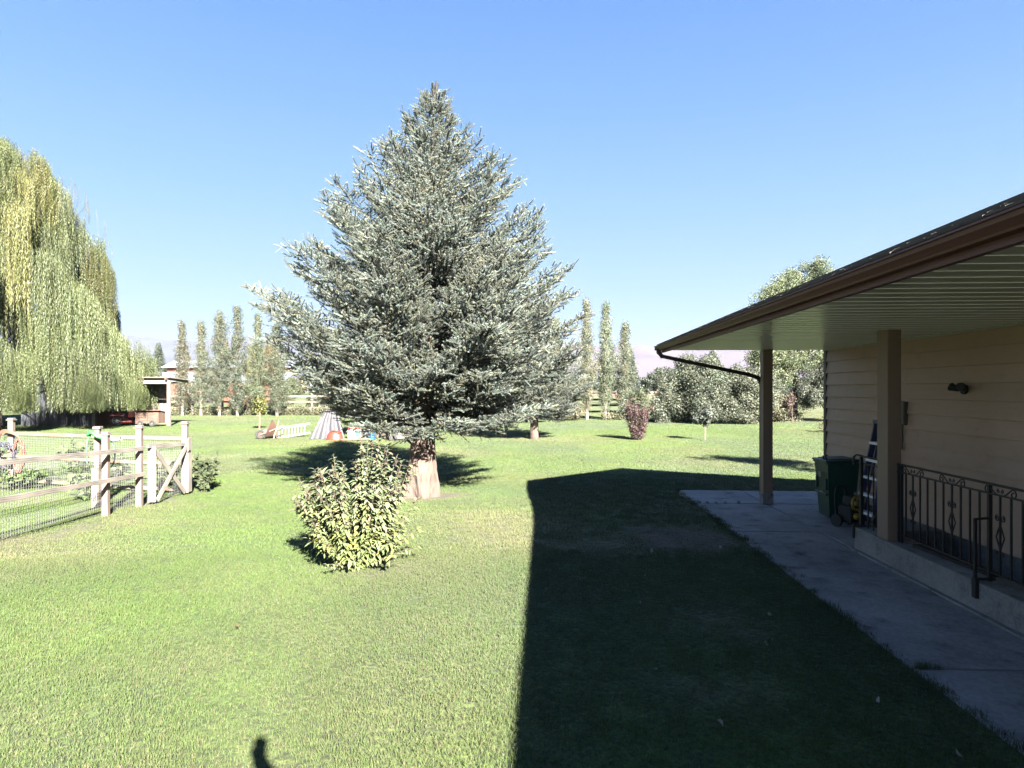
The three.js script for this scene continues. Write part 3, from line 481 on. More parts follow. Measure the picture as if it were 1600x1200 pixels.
// ---------------------------------------------------------------- spruces
const mDarkTwig = M(0.07, 0.05, 0.04, 0.95);
const SHOOT = (() => { reseed(77); const t = [], n = 54; for (let i = 0; i < n; i++) { const s = 0.02 + 0.95 * i / n, a = i * 2.4, L = 0.030 * (s > 0.85 ? 0.8 : 1), w = 0.0048, y = s * 0.17, rad = V(Math.cos(a), 0.55 + 0.35 * rnd(), Math.sin(a)).normalize(), sd = V(-Math.sin(a), 0, Math.cos(a)), b = V(0, y, 0), e = b.clone().addScaledVector(rad, L), p = b.clone().addScaledVector(sd, w), q = b.clone().addScaledVector(sd, -w); t.push(p.x, p.y, p.z, e.x, e.y, e.z, q.x, q.y, q.z); } for (let k = 0; k < 3; k++) { const a = k / 3 * TAU, b = (k + 1) / 3 * TAU, r = 0.004; t.push(r * Math.cos(a), 0, r * Math.sin(a), 0, 0.18, 0, r * Math.cos(b), 0, r * Math.sin(b)); } return softNormals(tris(t), true, 0.5); })();
function spruce(tree, H, prof, nb, o = {}) {
  const pl = [], rad = (y) => { for (let i = 0; i < prof.length - 1; i++) if (y <= prof[i + 1][0]) return lerp(prof[i][1], prof[i + 1][1], Math.max(0, (y - prof[i][0]) / (prof[i + 1][0] - prof[i][0]))); return 0.05; };
  const ylo = prof[0][0], yhi = H - 0.25, S = o.shoot ?? 1, dens = o.dens ?? 1, col = o.col ?? [0.275, 0.325, 0.285], colN = o.colN ?? [0.300, 0.325, 0.230];
  const extra = o.extra ?? [];
  for (let i = 0; i < nb + extra.length; i++) {
    const ex = extra[i - nb], lean = o.lean ?? 0, f = (i + 0.5) / nb, yt = ex ? ex[2] : (() => { const y = lerp(ylo, yhi, Math.pow(f, 0.9)), s = 0.36 * (1 - 0.4 * y / H); return Math.max(ylo, lerp(y, Math.round(y / s) * s, 0.75) + R(-0.05, 0.05)); })(), az = ex ? ex[0] : i * 2.39996 + R(-0.3, 0.3), k = Math.max(0, (yt - ylo) / (yhi - ylo));
    const L = ex ? ex[1] : rad(yt) * (rnd() < 0.12 ? R(0.96, 1.04) : R(0.76, 0.98)) * (0.90 + 0.17 * vnoise(az * 1.3 + 50, yt * 1.1, nb)), rise = lerp(-0.12, 0.95, Math.pow(k, 0.75)) + R(-0.1, 0.1), ya = ex ? yt + 0.35 : Math.max(o.bare ?? 1.0, yt - L * rise);
    const dx = Math.cos(az), dz = Math.sin(az), P = (t) => { const sag = -0.12 * L * Math.sin(Math.PI * Math.min(1, t * 1.1)) * (1 - k); const yy = lerp(ya, yt, t) + sag + 0.08 * L * t * t * t; return V(dx * L * t + lean * Math.max(0, yy - 1.2), yy, dz * L * t); };
    if (o.wood !== false) { const q = [0, 0.25, 0.5, 0.75].map((t) => P(t).toArray()); part('branch', taper(q, [0.008 + 0.007 * L, 0.002], 5), mDarkTwig, tree); }
    const nl = Math.ceil(L / 0.085 * dens), side = V(-dz, 0, dx), old = rnd();
    for (let j = 0; j < nl; j++) {
      const t = lerp(0.12, 1, (j + rnd()) / nl), p0 = P(t), tan = P(Math.min(1.02, t + 0.03)).sub(P(t - 0.03)).normalize(), sg = j % 2 ? 1 : -1;
      const ll = Math.min(0.85, (0.16 + 0.42 * L * Math.pow(1 - t, 0.8) * (0.3 + 0.7 * ss(0.0, 0.35, t)))) * R(0.7, 1.15), ang = R(0.6, 1.0);
      const ld = tan.clone().multiplyScalar(Math.cos(ang)).addScaledVector(side, sg * Math.sin(ang)).add(V(0, R(-0.28, 0.22), 0)).normalize(), ns = Math.max(1, Math.round(ll / 0.068 * dens));
      for (let q = 0; q <= ns; q++) {
        const e = q / ns * ll; if (t < 0.3 && e / ll < 0.5 && rnd() < 0.75 && k < 0.35) continue;
        const pp = p0.clone().addScaledVector(ld, e); pp.y += 0.10 * e * e - 0.04 * e;
        const s2 = q % 2 ? 1 : -1, nrm = V(0, 1, 0).cross(ld).normalize(), aa = q === ns ? 0 : R(0.5, 0.95);
        const d = ld.clone().multiplyScalar(Math.cos(aa)).addScaledVector(nrm, s2 * Math.sin(aa)).add(V(0, R(-0.1, 0.5), 0)).normalize();
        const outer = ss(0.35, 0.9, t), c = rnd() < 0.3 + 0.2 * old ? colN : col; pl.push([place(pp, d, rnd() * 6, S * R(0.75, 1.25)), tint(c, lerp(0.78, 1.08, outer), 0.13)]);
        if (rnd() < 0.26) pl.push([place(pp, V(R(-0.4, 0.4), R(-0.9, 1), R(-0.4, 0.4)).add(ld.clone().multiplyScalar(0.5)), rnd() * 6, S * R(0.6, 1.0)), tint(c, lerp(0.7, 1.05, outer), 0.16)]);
      }
    }
    for (let q = 0; q < 5; q++) { const d = P(1).sub(P(0.93)).normalize().add(V(R(-0.3, 0.3), R(0, 0.5), R(-0.3, 0.3))).normalize(); pl.push([place(P(1 - q * 0.03), d, 0, S * R(0.9, 1.4)), tint(col, 1.1, 0.12)]); }
  }
  for (let q = 0; q < 30; q++) { const y = H - 0.9 * Math.pow(rnd(), 1.5); pl.push([place(V(R(-0.05, 0.05) + (o.lean ?? 0) * (y - 1.2), y - 0.15, R(-0.05, 0.05)), V(R(-0.3, 0.3), 1, R(-0.3, 0.3)), 0, S * R(0.8, 1.5)), tint([0.24, 0.23, 0.19], 1, 0.1)]); }
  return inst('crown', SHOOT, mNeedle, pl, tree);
}
{
  reseed(101);
  const x = -1.77, z = -13.28, t = thing('spruce_tree', 'large silvery blue spruce with a thick bare trunk in the middle of the lawn', 'spruce tree', [x, G(x, z), z]);
  const tr = taper([[0, -0.08, 0], [0, 0.12, 0], [0.0, 0.5, 0], [0.01, 1.1, 0], [0.04, 2.2, 0], [0.11, 4.2, 0], [0.18, 6.2, 0], [0.25, 8.1, 0]], [0.34, 0.235, 0.18, 0.165, 0.15, 0.11, 0.055, 0.005], 64, 22), p = tr.attributes.position;
  for (let i = 0; i < p.count; i++) { const px = p.getX(i), py = p.getY(i), pz = p.getZ(i), a = Math.atan2(pz, px), k = 1 + 0.16 * Math.sin(a * 5 + 1) * ss(0.6, 0, py) + 0.12 * (fbm(a * 2 + 9, py * 3, 4, 3) - 0.5) + 0.13 * (fbm(a * 9 + 40, py * 9, 6, 3) - 0.5); p.setX(i, px * k); p.setZ(i, pz * k); } tr.computeVertexNormals();
  const trunk = part('trunk', tr, mBark, t); part('burl', [new THREE.SphereGeometry(0.12, 14, 12).scale(1, 1.1, 0.9).translate(-0.11, 1.08, 0.06), taper([[-0.16, 1.05, 0.05], [-0.26, 1.12, 0.09], [-0.31, 1.18, 0.1]], [0.06, 0.035], 8)], mBark, trunk);
  for (let i = 0; i < 14; i++) { const a = R(0, TAU), y = R(1.25, 2.2); part('dead_limb', taper([[0, y, 0], [Math.cos(a) * 0.6, y + R(-0.1, 0.1), Math.sin(a) * 0.6], [Math.cos(a + 0.2) * R(0.9, 1.4), y + R(-0.35, 0.0), Math.sin(a + 0.2) * R(0.9, 1.4)]], [0.025, 0.006], 5), M(0.17, 0.10, 0.075, 0.95), t); }
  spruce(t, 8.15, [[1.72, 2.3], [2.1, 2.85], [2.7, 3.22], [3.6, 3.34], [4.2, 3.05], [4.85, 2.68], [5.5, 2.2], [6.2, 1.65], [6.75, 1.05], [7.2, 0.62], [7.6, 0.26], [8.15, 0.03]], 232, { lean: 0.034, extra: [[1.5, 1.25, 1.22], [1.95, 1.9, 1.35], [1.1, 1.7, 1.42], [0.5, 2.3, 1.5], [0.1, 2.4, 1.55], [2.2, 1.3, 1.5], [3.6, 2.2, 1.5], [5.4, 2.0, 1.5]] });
}
{
  reseed(202); const x = 0.95, z = -28.6, t = thing('spruce_tree', 'smaller blue spruce on a short stem behind the large one', 'spruce tree', [x, G(x, z), z]);
  part('trunk', taper([[0, -0.05, 0], [0, 0.3, 0], [0, 1.2, 0], [0, 3.5, 0], [0, 5.7, 0]], [0.19, 0.15, 0.13, 0.08, 0.01], 12), mBark, t);
  spruce(t, 5.7, [[1.0, 1.9], [1.6, 2.5], [2.4, 2.6], [3.2, 2.2], [4.2, 1.4], [5, 0.8], [5.7, 0.1]], 120, { shoot: 1.5, dens: 0.62, bare: 0.75, col: [0.225, 0.265, 0.235] });
}
{ // low silver-blue junipers beyond
  reseed(303); const spots = [[-4.6, -41.6, 1.9, 'left'], [-2.3, -42.6, 2.1, 'middle'], [0.0, -43.4, 1.8, 'right']];
  for (const [x, z, r, w] of spots) {
    const t = thing('juniper_shrub', `low spreading silver-blue juniper, ${w} of three under the small spruce`, 'juniper', [x, G(x, z), z], 0, 'low blue junipers'); const pl = [];
    for (let i = 0; i < 2600; i++) { const a = R(0, TAU), q = Math.sqrt(rnd()), y = 0.95 * Math.sqrt(Math.max(0, 1 - q * q)) * R(0.3, 1) * (0.75 + 0.5 * fbm(a * 1.5, q * 3, 5)); pl.push([place(V(Math.cos(a) * q * r * 1.2, y + 0.05, Math.sin(a) * q * r * 0.8), V(Math.cos(a), R(0.2, 1.3), Math.sin(a)), 0, R(1.6, 2.6)), tint([0.20, 0.25, 0.27], 1, 0.2)]); }
    inst('foliage', SHOOT, mNeedle, pl, t); part('stem', [taper([[0, 0, 0], [0.3, 0.3, 0.1], [0.8, 0.6, 0.1]], [0.06, 0.02], 6), taper([[0, 0, 0], [-0.3, 0.3, 0], [-0.9, 0.5, 0.1]], [0.06, 0.02], 6)], mTwig, t);
  }
}

// ---------------------------------------------------------------- weeping willow
{
  reseed(404); const x = -28.9, z = -37, y = G(x, z), t = thing('weeping_willow', 'tall weeping willow with yellow-green curtains of leaves hanging to the shed', 'willow tree', [x, y, z]);
  part('trunk', taper([[0, -0.1, 0], [0.05, 1.5, 0], [0.1, 3.5, 0.1], [0.3, 6, 0.1]], [0.75, 0.5, 0.45, 0.34], 14), mBark, t);
  const STR = (() => { const g = [], pts = []; for (let i = 0; i < 64; i++) { const s = i / 64, yy = -s * 2, a = i * 2.4 + R(-0.4, 0.4), L = R(0.10, 0.17), d = V(Math.cos(a) * 0.62, -R(0.5, 1.1), Math.sin(a) * 0.62).normalize(), e = V(-Math.sin(a), R(-0.3, 0.3), Math.cos(a)).normalize()  .multiplyScalar(0.0095), c = V(0.07 * Math.sin(s * 5), yy, 0.05 * Math.sin(s * 3.3)), m = c.clone().addScaledVector(d, L * 0.45), b = c.clone().addScaledVector(d, L), p = m.clone().add(e), q = m.clone().sub(e); g.push(c.x, c.y, c.z, p.x, p.y, p.z, b.x, b.y, b.z, c.x, c.y, c.z, b.x, b.y, b.z, q.x, q.y, q.z); } return softNormals(tris(g), true, 0.45); })();
  const pl = [], rp = [[0.6, 8.0], [2, 8.1], [4.2, 7.5], [7, 6.6], [9, 5.8], [11, 5.0], [13, 4.4], [14.5, 3.0], [15.8, 1.4]], rad = (h) => { for (let i = 0; i < rp.length - 1; i++) if (h <= rp[i + 1][0]) return lerp(rp[i][1], rp[i + 1][1], Math.max(0, (h - rp[i][0]) / (rp[i + 1][0] - rp[i][0]))); return 1.5; };
  const NF = 150;
  for (let i = 0; i < NF; i++) {                     // every bough arches outwards and carries its own hanging curtain
    const skirt = i >= 105, top = skirt ? R(2.9, 5.0) : lerp(3.6, 16.5, Math.pow((i + 0.5) / 105, 0.85)), az = i * 2.39996 + R(-0.25, 0.25), rr = rad(top - 0.8) * (skirt ? R(0.9, 1.12) : R(0.72, 1.12)), span = R(1.4, 3.0), rise = R(0.4, 1.0), hang = R(2.2, 5.5), hue = R(0.72, 1.22), yel = rnd(), n = skirt ? 150 : 190, wide = R(0.3, 0.7);
    const ca = Math.cos(az), sa = Math.sin(az), B = (t) => { const r = rr - span * (1 - t); return V(ca * r, top + rise * (1 - 1.8 * (t - 0.35) * (t - 0.35) * 2.2) - 0.5, sa * r); };
    if (i % 3 === 0) part('limb', taper([[0.2, Math.min(6, top * 0.55), 0.1], [B(0).x * 0.55, top * 0.85 + 0.3, B(0).z * 0.55], B(0.1).toArray(), B(0.6).toArray()], [0.08, 0.035, 0.01], 5), mDarkTwig, t);
    for (let k = 0; k < n; k++) {
      const q = Math.pow(rnd(), 0.75), p = B(q).add(V(0, R(-0.3, 0.22), 0)), lt = R(-1, 1) * wide, px = p.x - sa * lt, pz = p.z + ca * lt, ht = Math.max(1.9, p.y - 0.25 * Math.abs(lt) - (rnd() < 0.3 ? R(0, hang * 0.6) : R(0, 0.3))), len = Math.max(0.7, Math.min(ht - 0.95 - R(0, 1.2) * R(0, 1), hang * R(0.55, 1)));
      pl.push([new THREE.Matrix4().compose(V(px, ht, pz), new THREE.Quaternion().setFromEuler(new THREE.Euler(R(-0.06, 0.06) - 0.05 * sa, R(0, TAU), R(-0.06, 0.06) + 0.05 * ca, 'XZY')), V(R(0.9, 1.5), len / 2, R(0.9, 1.5))), tint(yel > 0.8 ? [0.205, 0.215, 0.068] : [0.158, 0.195, 0.072], hue * lerp(0.85, 1.1, q), 0.16)]);
    }
  }
  for (let i = 0; i < 260; i++) { const az = R(0, TAU), r0 = R(1, 5.8), h = 15.4 - 0.11 * r0 * r0 + R(-0.4, 0.9); pl.push([new THREE.Matrix4().compose(V(Math.cos(az) * r0, h, Math.sin(az) * r0), new THREE.Quaternion().setFromEuler(new THREE.Euler(R(-0.4, 0.4), R(0, 6), R(-0.4, 0.4))), V(1.1, R(0.5, 1.1), 1.1)), tint([0.25, 0.235, 0.12], 1, 0.15)]); }
  inst('crown', STR, mFoliage, pl, t);
}
// ---------------------------------------------------------------- broadleaf trees
function poplar(name, label, x, z, h, w, s, col, group, tall = 0) {
  reseed(s); const t = thing(name, label, 'tree', [x, G(x, z), z], R(0, 6), group);
  part('trunk', taper([[0, -0.1, 0], [0.03, h * 0.2, 0], [-0.03, h * 0.5, 0.02], [0, h * 0.97, 0]], [0.12, 0.10, 0.06, 0.012], 8), mPaleBark, t);
  const limbs = [], pl = [], nb = 40;
  for (let i = 0; i < nb; i++) {
    const f = (i + 0.5) / nb, y0 = lerp(0.05, 0.93, f) * h, a = i * 2.4 + R(-0.5, 0.5), env = w * Math.pow(Math.sin(Math.PI * Math.min(0.97, 0.27 + 0.69 * f)), 0.8) * (1 - 0.85 * Math.pow(f, 1.7)) * (0.55 + 0.9 * vnoise(f * 7, s, 5)) * R(0.45, 1.4), ln = Math.min(h * 0.22, h - y0) * R(0.7, 1.05), P = (q) => V(Math.cos(a) * env * Math.pow(q, 0.7), y0 + ln * q, Math.sin(a) * env * Math.pow(q, 0.7));
    limbs.push(taper([P(0).toArray(), P(0.4).toArray(), P(1).toArray()], [0.022, 0.005], 4));
    const n = Math.round(lerp(44, 7, f) * (0.4 + 0.6 * w / 0.8)); for (let k = 0; k < n; k++) { const p = P(Math.pow(rnd(), 0.8)).add(V(R(-0.2, 0.2), R(-0.3, 0.3), R(-0.2, 0.2)).multiplyScalar(1.1 - 0.6 * f)); pl.push([place(p, V(R(-1, 1), R(-1, 1), R(-1, 1)), 0, R(0.55, 1.1)), tint(rnd() < 0.12 + tall ? [0.19, 0.16, 0.08] : col, R(0.85, 1.15), 0.22)]); }
  }
  part('limb', limbs, mPaleBark, t).userData.kind = 'stuff'; inst('crown', SPRIG_F, mFoliage, pl, t); return t;
}
const pop = [0.165, 0.20, 0.125], popG = 'narrow poplars along the back rail fence';
poplar('poplar_tree', 'thinnest airy poplar, leftmost of the row in front of the red barn', -26.4, -53.8, 7.6, 0.6, 11, [0.19, 0.20, 0.135], popG, 0.1);
poplar('poplar_tree', 'slender poplar with a pale stem, second from left before the red barn', -24.9, -53.8, 7.6, 0.6, 12, pop, popG, 0.05);
poplar('poplar_tree', 'broad bushy poplar, third from left before the red barn', -22.9, -52.6, 8.2, 1.0, 13, [0.15, 0.185, 0.12], popG);
poplar('poplar_tree', 'tallest poplar of the left row, fourth from left before the barn', -21.5, -52.6, 8.6, 0.95, 14, [0.14, 0.175, 0.115], popG);
poplar('poplar_tree', 'poplar next to the red gable of the small barn, fifth from left', -19.9, -52.6, 8.0, 0.75, 15, [0.16, 0.20, 0.11], popG);
poplar('poplar_tree', 'poplar half hidden by the left edge of the large spruce', -18.4, -52.6, 7.2, 0.9, 16, pop, popG);
poplar('poplar_tree', 'poplar half hidden by the right edge of the spruces', 2.9, -46.4, 7.0, 0.95, 17, [0.21, 0.22, 0.10], popG);
poplar('poplar_tree', 'tall thin poplar with a reddish top right of the spruces', 5.15, -46.2, 8.3, 0.6, 18, [0.18, 0.20, 0.12], popG, 0.08);
poplar('poplar_tree', 'tall green poplar, middle of the three right of the spruces', 6.45, -46.3, 8.15, 0.75, 19, [0.16, 0.205, 0.115], popG);
poplar('poplar_tree', 'shorter poplar standing behind the purple shrub', 7.75, -46.2, 6.6, 0.65, 20, [0.18, 0.215, 0.14], popG);

function bushyTree(name, label, cat, x, z, lobes, n, col, o = {}) {
  reseed(o.seed ?? 1); const t = thing(name, label, cat, [x, G(x, z), z], 0, o.group), top = Math.max(...lobes.map((l) => l[1]));
  const st = []; for (let i = 0; i < (o.stems ?? 3); i++) { const l = lobes[i % lobes.length]; st.push([[R(-0.1, 0.1), -0.1, R(-0.1, 0.1)], [l[0] * 0.3, l[1] * 0.4, l[2] * 0.3], [l[0] * 0.8, l[1], l[2] * 0.8]]); }
  st.forEach((p) => part(o.stems === 1 ? 'trunk' : 'stem', taper(p, [o.r ?? 0.12, (o.r ?? 0.12) * 0.7, 0.03], 8), o.bark ?? mTwig, t));
  lobeCrown(t, lobes, n, col, o.geo ?? SPRIG_F, o.sc ?? [0.75, 1.35], o.shell ?? 0.5, o.colB); return t;
}
bushyTree('leafy_shrub', 'round grey-green shrub, leftmost of the big hedge right of the lawn', 'shrub', 10.3, -42.6, [[0, 1.7, 0, 1.25, 1.8, 1.2], [0.7, 3.0, 0, 1.0, 1.2, 1], [-0.4, 0.9, 0.3, 1.1, 1, 1]], 1500, [0.15, 0.175, 0.115], { seed: 31, group: 'big hedge shrubs' });
bushyTree('leafy_shrub', 'largest dark grey-green shrub in the middle of the hedge right of the lawn', 'shrub', 12.3, -41.6, [[0, 2.0, 0, 1.6, 2.0, 1.5], [-0.8, 3.0, 0, 1.2, 1.3, 1.1], [0.8, 2.8, 0.2, 1.2, 1.2, 1.1], [0, 0.9, 0.6, 1.8, 0.9, 1]], 2400, [0.14, 0.165, 0.108], { seed: 32, group: 'big hedge shrubs' });
bushyTree('leafy_shrub', 'grey-green shrub of the hedge just left of the far porch post', 'shrub', 14.6, -41.2, [[0, 1.6, 0, 1.5, 1.7, 1.4], [0.6, 2.4, 0, 1.2, 1.2, 1.1], [-0.7, 1.0, 0.4, 1.2, 1, 1]], 1700, [0.155, 0.175, 0.115], { seed: 33, group: 'big hedge shrubs' });
bushyTree('leafy_tree', 'tall bright green tree showing above the roof and right of the far post', 'tree', 19.6, -46.5, [[0, 5.2, 0, 3.0, 2.9, 2.6], [-1.0, 7.8, 0, 1.9, 1.9, 1.8], [0.9, 9.0, 0, 1.7, 2.0, 1.6], [-1.9, 3.4, 0.4, 1.7, 1.6, 1.5], [1.6, 6.9, 0.3, 1.7, 1.9, 1.6]], 5200, [0.20, 0.245, 0.11], { seed: 34, stems: 1, r: 0.22, colB: [0.15, 0.19, 0.10] });
bushyTree('leafy_tree', 'dark green shrubby tree between the far post and the house corner', 'tree', 20.8, -43.6, [[0, 2.0, 0, 1.6, 1.8, 1.4], [1.3, 3.2, 0, 1.5, 1.6, 1.3], [-1.3, 1.4, 0.3, 1.0, 1.1, 1]], 1900, [0.11, 0.13, 0.085], { seed: 35, stems: 3, r: 0.1, bark: mPaleBark });
bushyTree('leafy_shrub', 'small brown-leaved shrub under the green tree behind the far post', 'shrub', 17.9, -42.9, [[0, 1.0, 0, 0.55, 0.8, 0.5]], 120, [0.085, 0.05, 0.032], { seed: 36, stems: 2, r: 0.04, geo: SPRIG_S, sc: [1.6, 2.4] });
bushyTree('leafy_shrub', 'pale bush with dry stems just right of the far porch post', 'shrub', 16.7, -43.2, [[0, 0.9, 0, 0.8, 0.9, 0.6]], 420, [0.15, 0.15, 0.08], { seed: 37, stems: 2, r: 0.04 });
bushyTree('leafy_tree', 'leafy garden tree beside the far gable end of the house, shading the lawn', 'tree', 10.1, -12.4, [[0, 3.6, 0, 1.25, 0.8, 1.2], [0.7, 4.2, 0.3, 0.9, 0.6, 0.8], [-0.6, 4.0, -0.2, 0.9, 0.6, 0.8]], 330, [0.10, 0.13, 0.05], { seed: 38, stems: 1, r: 0.1, shell: 0.2 });
bushyTree('bare_shrub', 'little wispy shrub at the right of the far lawn by the house corner', 'shrub', 15.7, -33.0, [[0, 0.35, 0, 0.7, 0.35, 0.5]], 60, [0.16, 0.15, 0.09], { seed: 39, stems: 5, r: 0.018, geo: SPRIG_S, sc: [1, 1.6] });
bushyTree('leafy_shrub', 'olive bush behind the purple shrub at the rail fence', 'shrub', 3.7, -45.4, [[0, 0.6, 0, 0.9, 0.7, 0.6]], 420, [0.15, 0.145, 0.08], { seed: 40, stems: 3, r: 0.03 });
for (const [x, z, w, h, s, lab] of [[-28.4, -58, 1.5, 1.7, 41, 'low green bush behind the fence left of the poplar row'], [-23.8, -60, 1.4, 2.4, 42, 'green bush behind the fence between the second and third poplar'], [-20.6, -61, 1.5, 2.8, 43, 'tall green bush behind the fence between the fourth and fifth poplar'], [-16.6, -59, 2.0, 2.9, 44, 'wide green bush behind the fence under the left branches of the spruce'], [1.3, -50.5, 1.7, 3.0, 45, 'yellowish tree behind the dark fence at the right edge of the spruces'], [4.2, -52, 1.1, 2.4, 46, 'green bush behind the dark fence left of the reddish-topped poplar'], [9.2, -51.5, 1.2, 1.9, 47, 'green bush at the right end of the dark rail fence']]) bushyTree('leafy_shrub', lab, 'shrub', x, z, [[0, h * 0.5, 0, w * 0.8, h * 0.5, w * 0.7], [w * 0.4, h * 0.8, 0, w * 0.55, h * 0.35, w * 0.5], [-w * 0.4, h * 0.35, 0.2, w * 0.5, h * 0.35, w * 0.5]], Math.round(260 * w * h * 0.7), s % 3 ? [0.14, 0.175, 0.085] : [0.19, 0.20, 0.075], { seed: s, stems: 3, r: 0.05 });
// far conifers and autumn trees
function conifer(label, x, z, h, w, s, col, group) {
  reseed(s); const t = thing('conifer_tree', label, 'conifer', [x, G(x, z), z], 0, group), pl = [];
  part('trunk', taper([[0, 0, 0], [0, h * 0.5, 0], [0, h * 0.98, 0]], [0.18, 0.1, 0.02], 7), mTwig, t);
  const n = Math.round(90 * h); for (let i = 0; i < n; i++) { const f = Math.pow(rnd(), 0.75), y = h * (0.06 + 0.93 * f), a = R(0, TAU), q = w * (1.02 - f) * (0.55 + 0.45 * Math.sqrt(rnd())) * (0.75 + 0.5 * fbm(a * 1.3 + s, y * 1.4, s, 3)); pl.push([place(V(Math.cos(a) * q, y - 0.12 * q, Math.sin(a) * q), V(Math.cos(a), R(-0.5, 0.4), Math.sin(a)), 0, R(0.9, 1.7)), tint(col, 1, 0.25)]); }
  inst('crown', SPRIG, mFoliage, pl, t);
}
conifer('pointed grey-green conifer beyond the willow, left of a pair', -71, -135, 11.2, 3.6, 51, [0.085, 0.11, 0.07], 'far conifers');
conifer('pointed grey-green conifer beyond the willow, right of a pair', -67, -138, 10, 3.4, 52, [0.10, 0.12, 0.075], 'far conifers');
conifer('brownish conifer rising behind the barn roof', -54.5, -128, 11.2, 3.0, 53, [0.16, 0.145, 0.085], 'far conifers');
conifer('blue conifer left of the eave end beyond the poplars', 16.2, -92, 7.4, 1.9, 54, [0.075, 0.10, 0.085], 'far conifers');
conifer('dark conifer standing behind the hedge under the eave', 27.5, -92, 7.2, 3.4, 55, [0.062, 0.082, 0.045], 'far conifers');
conifer('small dark conifer behind the hedge near the far post', 32.5, -92, 4.9, 2.4, 56, [0.06, 0.08, 0.05], 'far conifers');
conifer('dark conifer seen between the far post and the green tree', 36.6, -95, 7.4, 3.2, 57, [0.055, 0.07, 0.045], 'far conifers');
bushyTree('leafy_tree', 'dark flat-topped pine beyond the field left of the downspout', 'tree', 20.4, -94, [[-1.0, 2.6, 0, 1.7, 1.3, 1.5], [0.6, 3.9, 0, 1.8, 1.1, 1.5], [2.0, 2.9, 0, 1.6, 1.2, 1.4]], 900, [0.058, 0.078, 0.05], { seed: 61, stems: 2, r: 0.14, geo: SPRIG_L });
bushyTree('leafy_tree', 'yellow autumn bush beyond the field left of the downspout', 'tree', 21.6, -90, [[0, 0.9, 0, 1.4, 0.9, 1], [-1.6, 0.8, 0, 1.0, 0.7, 0.8]], 320, [0.32, 0.25, 0.05], { seed: 62, stems: 2, r: 0.06 });
bushyTree('leafy_tree', 'orange-leaved treetop peeking out left of the large spruce', 'tree', -22.2, -62, [[0, 5.9, 0, 0.9, 1.2, 0.8], [0.1, 3.4, 0, 1.3, 1.6, 1.1]], 520, [0.26, 0.17, 0.06], { seed: 63, stems: 1, r: 0.09 });
bushyTree('leafy_tree', 'yellow-green tree between the poplars right of the barn', 'tree', -25.4, -66, [[0, 3.2, 0, 1.1, 1.9, 1], [0.2, 5.4, 0, 0.8, 1.2, 0.8]], 640, [0.20, 0.20, 0.055], { seed: 64, stems: 1, r: 0.09 });
bushyTree('leafy_tree', 'green tree behind the barn beside the willow edge', 'tree', -46.5, -84, [[0, 2.6, 0, 2.3, 2.4, 2], [1.6, 4.2, 0, 1.2, 1.8, 1.2]], 900, [0.12, 0.135, 0.055], { seed: 65, stems: 1, r: 0.14 });
bushyTree('leafy_tree', 'green tree beyond the field seen left of the big hedge', 'tree', 25.2, -84, [[0, 2.0, 0, 1.9, 1.7, 1.6], [-1.2, 1.1, 0, 1.3, 1.0, 1]], 620, [0.085, 0.105, 0.05], { seed: 66, stems: 2, r: 0.12 });
{ // a far wood that reads as one mass
  reseed(71); const pl = []; for (let i = 0; i < 5200; i++) { const x = R(-330, 330), z = -215 - R(0, 45) - 0.1 * Math.abs(x), h = 6.5 * (0.35 + 0.9 * fbm(x * 0.035, 3.3, 12, 4)), y = Math.pow(rnd(), 0.8) * h; pl.push([place(V(x + R(-1, 1), y, z), V(R(-1, 1), R(-1, 1), R(-1, 1)), 0, R(4, 8)), tint(fbm(x * 0.05, 9, 3) > 0.6 ? [0.15, 0.14, 0.07] : [0.075, 0.095, 0.055], 1, 0.3)]); }
  const w = inst('far_wood', SPRIG_L, mFoliage, pl, scene); tag(w, 'far line of trees along the end of the valley fields', 'wood', null, 'stuff');
}
{ // undergrowth along the back fence
  reseed(72); const pl = []; for (let i = 0; i < 3000; i++) { const left = rnd() < 0.55, x = left ? R(-33, -8) : R(1.5, 19), z = (left ? -54.4 : -46.6 - (x > 9 ? -2 : 0)) + R(-0.5, 0.6), n = fbm(x * 0.8, 2, 4, 3); if (n < 0.38) continue; pl.push([place(V(x, -0.3 + rnd() * 0.75 * n, z), V(R(-1, 1), 1, R(-1, 1)), 0, R(0.5, 1.1)), tint(rnd() < 0.45 ? [0.20, 0.185, 0.10] : [0.13, 0.145, 0.07], 1, 0.25)]); }
  tag(inst('undergrowth', SPRIG, mFoliage, pl, scene), 'tall dry grass and weeds along the back rail fence', 'undergrowth', null, 'stuff');
}
// saplings
function sapling(label, x, z, h, cr, s, col, geo = SPRIG_S, bark = mPaleBark, r = 0.045) {
  reseed(s); const t = thing('sapling', label, 'sapling', [x, G(x, z), z]); part('trunk', taper([[0, -0.05, 0], [0.02, h * 0.5, 0], [0, h * 0.95, 0]], [r, r * 0.8, r * 0.3], 7), bark, t);
  lobeCrown(t, [[0, h - cr * 1.1, 0, cr * 0.85, cr * 1.2, cr * 0.85]], 130, col, geo, [1.2, 2], 0.15); return t;
}
sapling('small yellow-green sapling on the lawn between poplars and ladder', -13.27, -35.3, 1.62, 0.36, 81, [0.21, 0.22, 0.05], SPRIG_S, M(0.36, 0.26, 0.2, 0.9));
{ const t = sapling('wispy silver-leaved sapling tied to a thin stake before the hedge', 7.97, -27.9, 1.35, 0.36, 82, [0.16, 0.185, 0.15], SPRIG_S, M(0.2, 0.17, 0.15, 0.9), 0.016); part('stake', cyl(0.012, 0.012, 1.1, 0.06, 0.5, 0.03, 6), mGreyWood[0], t); }
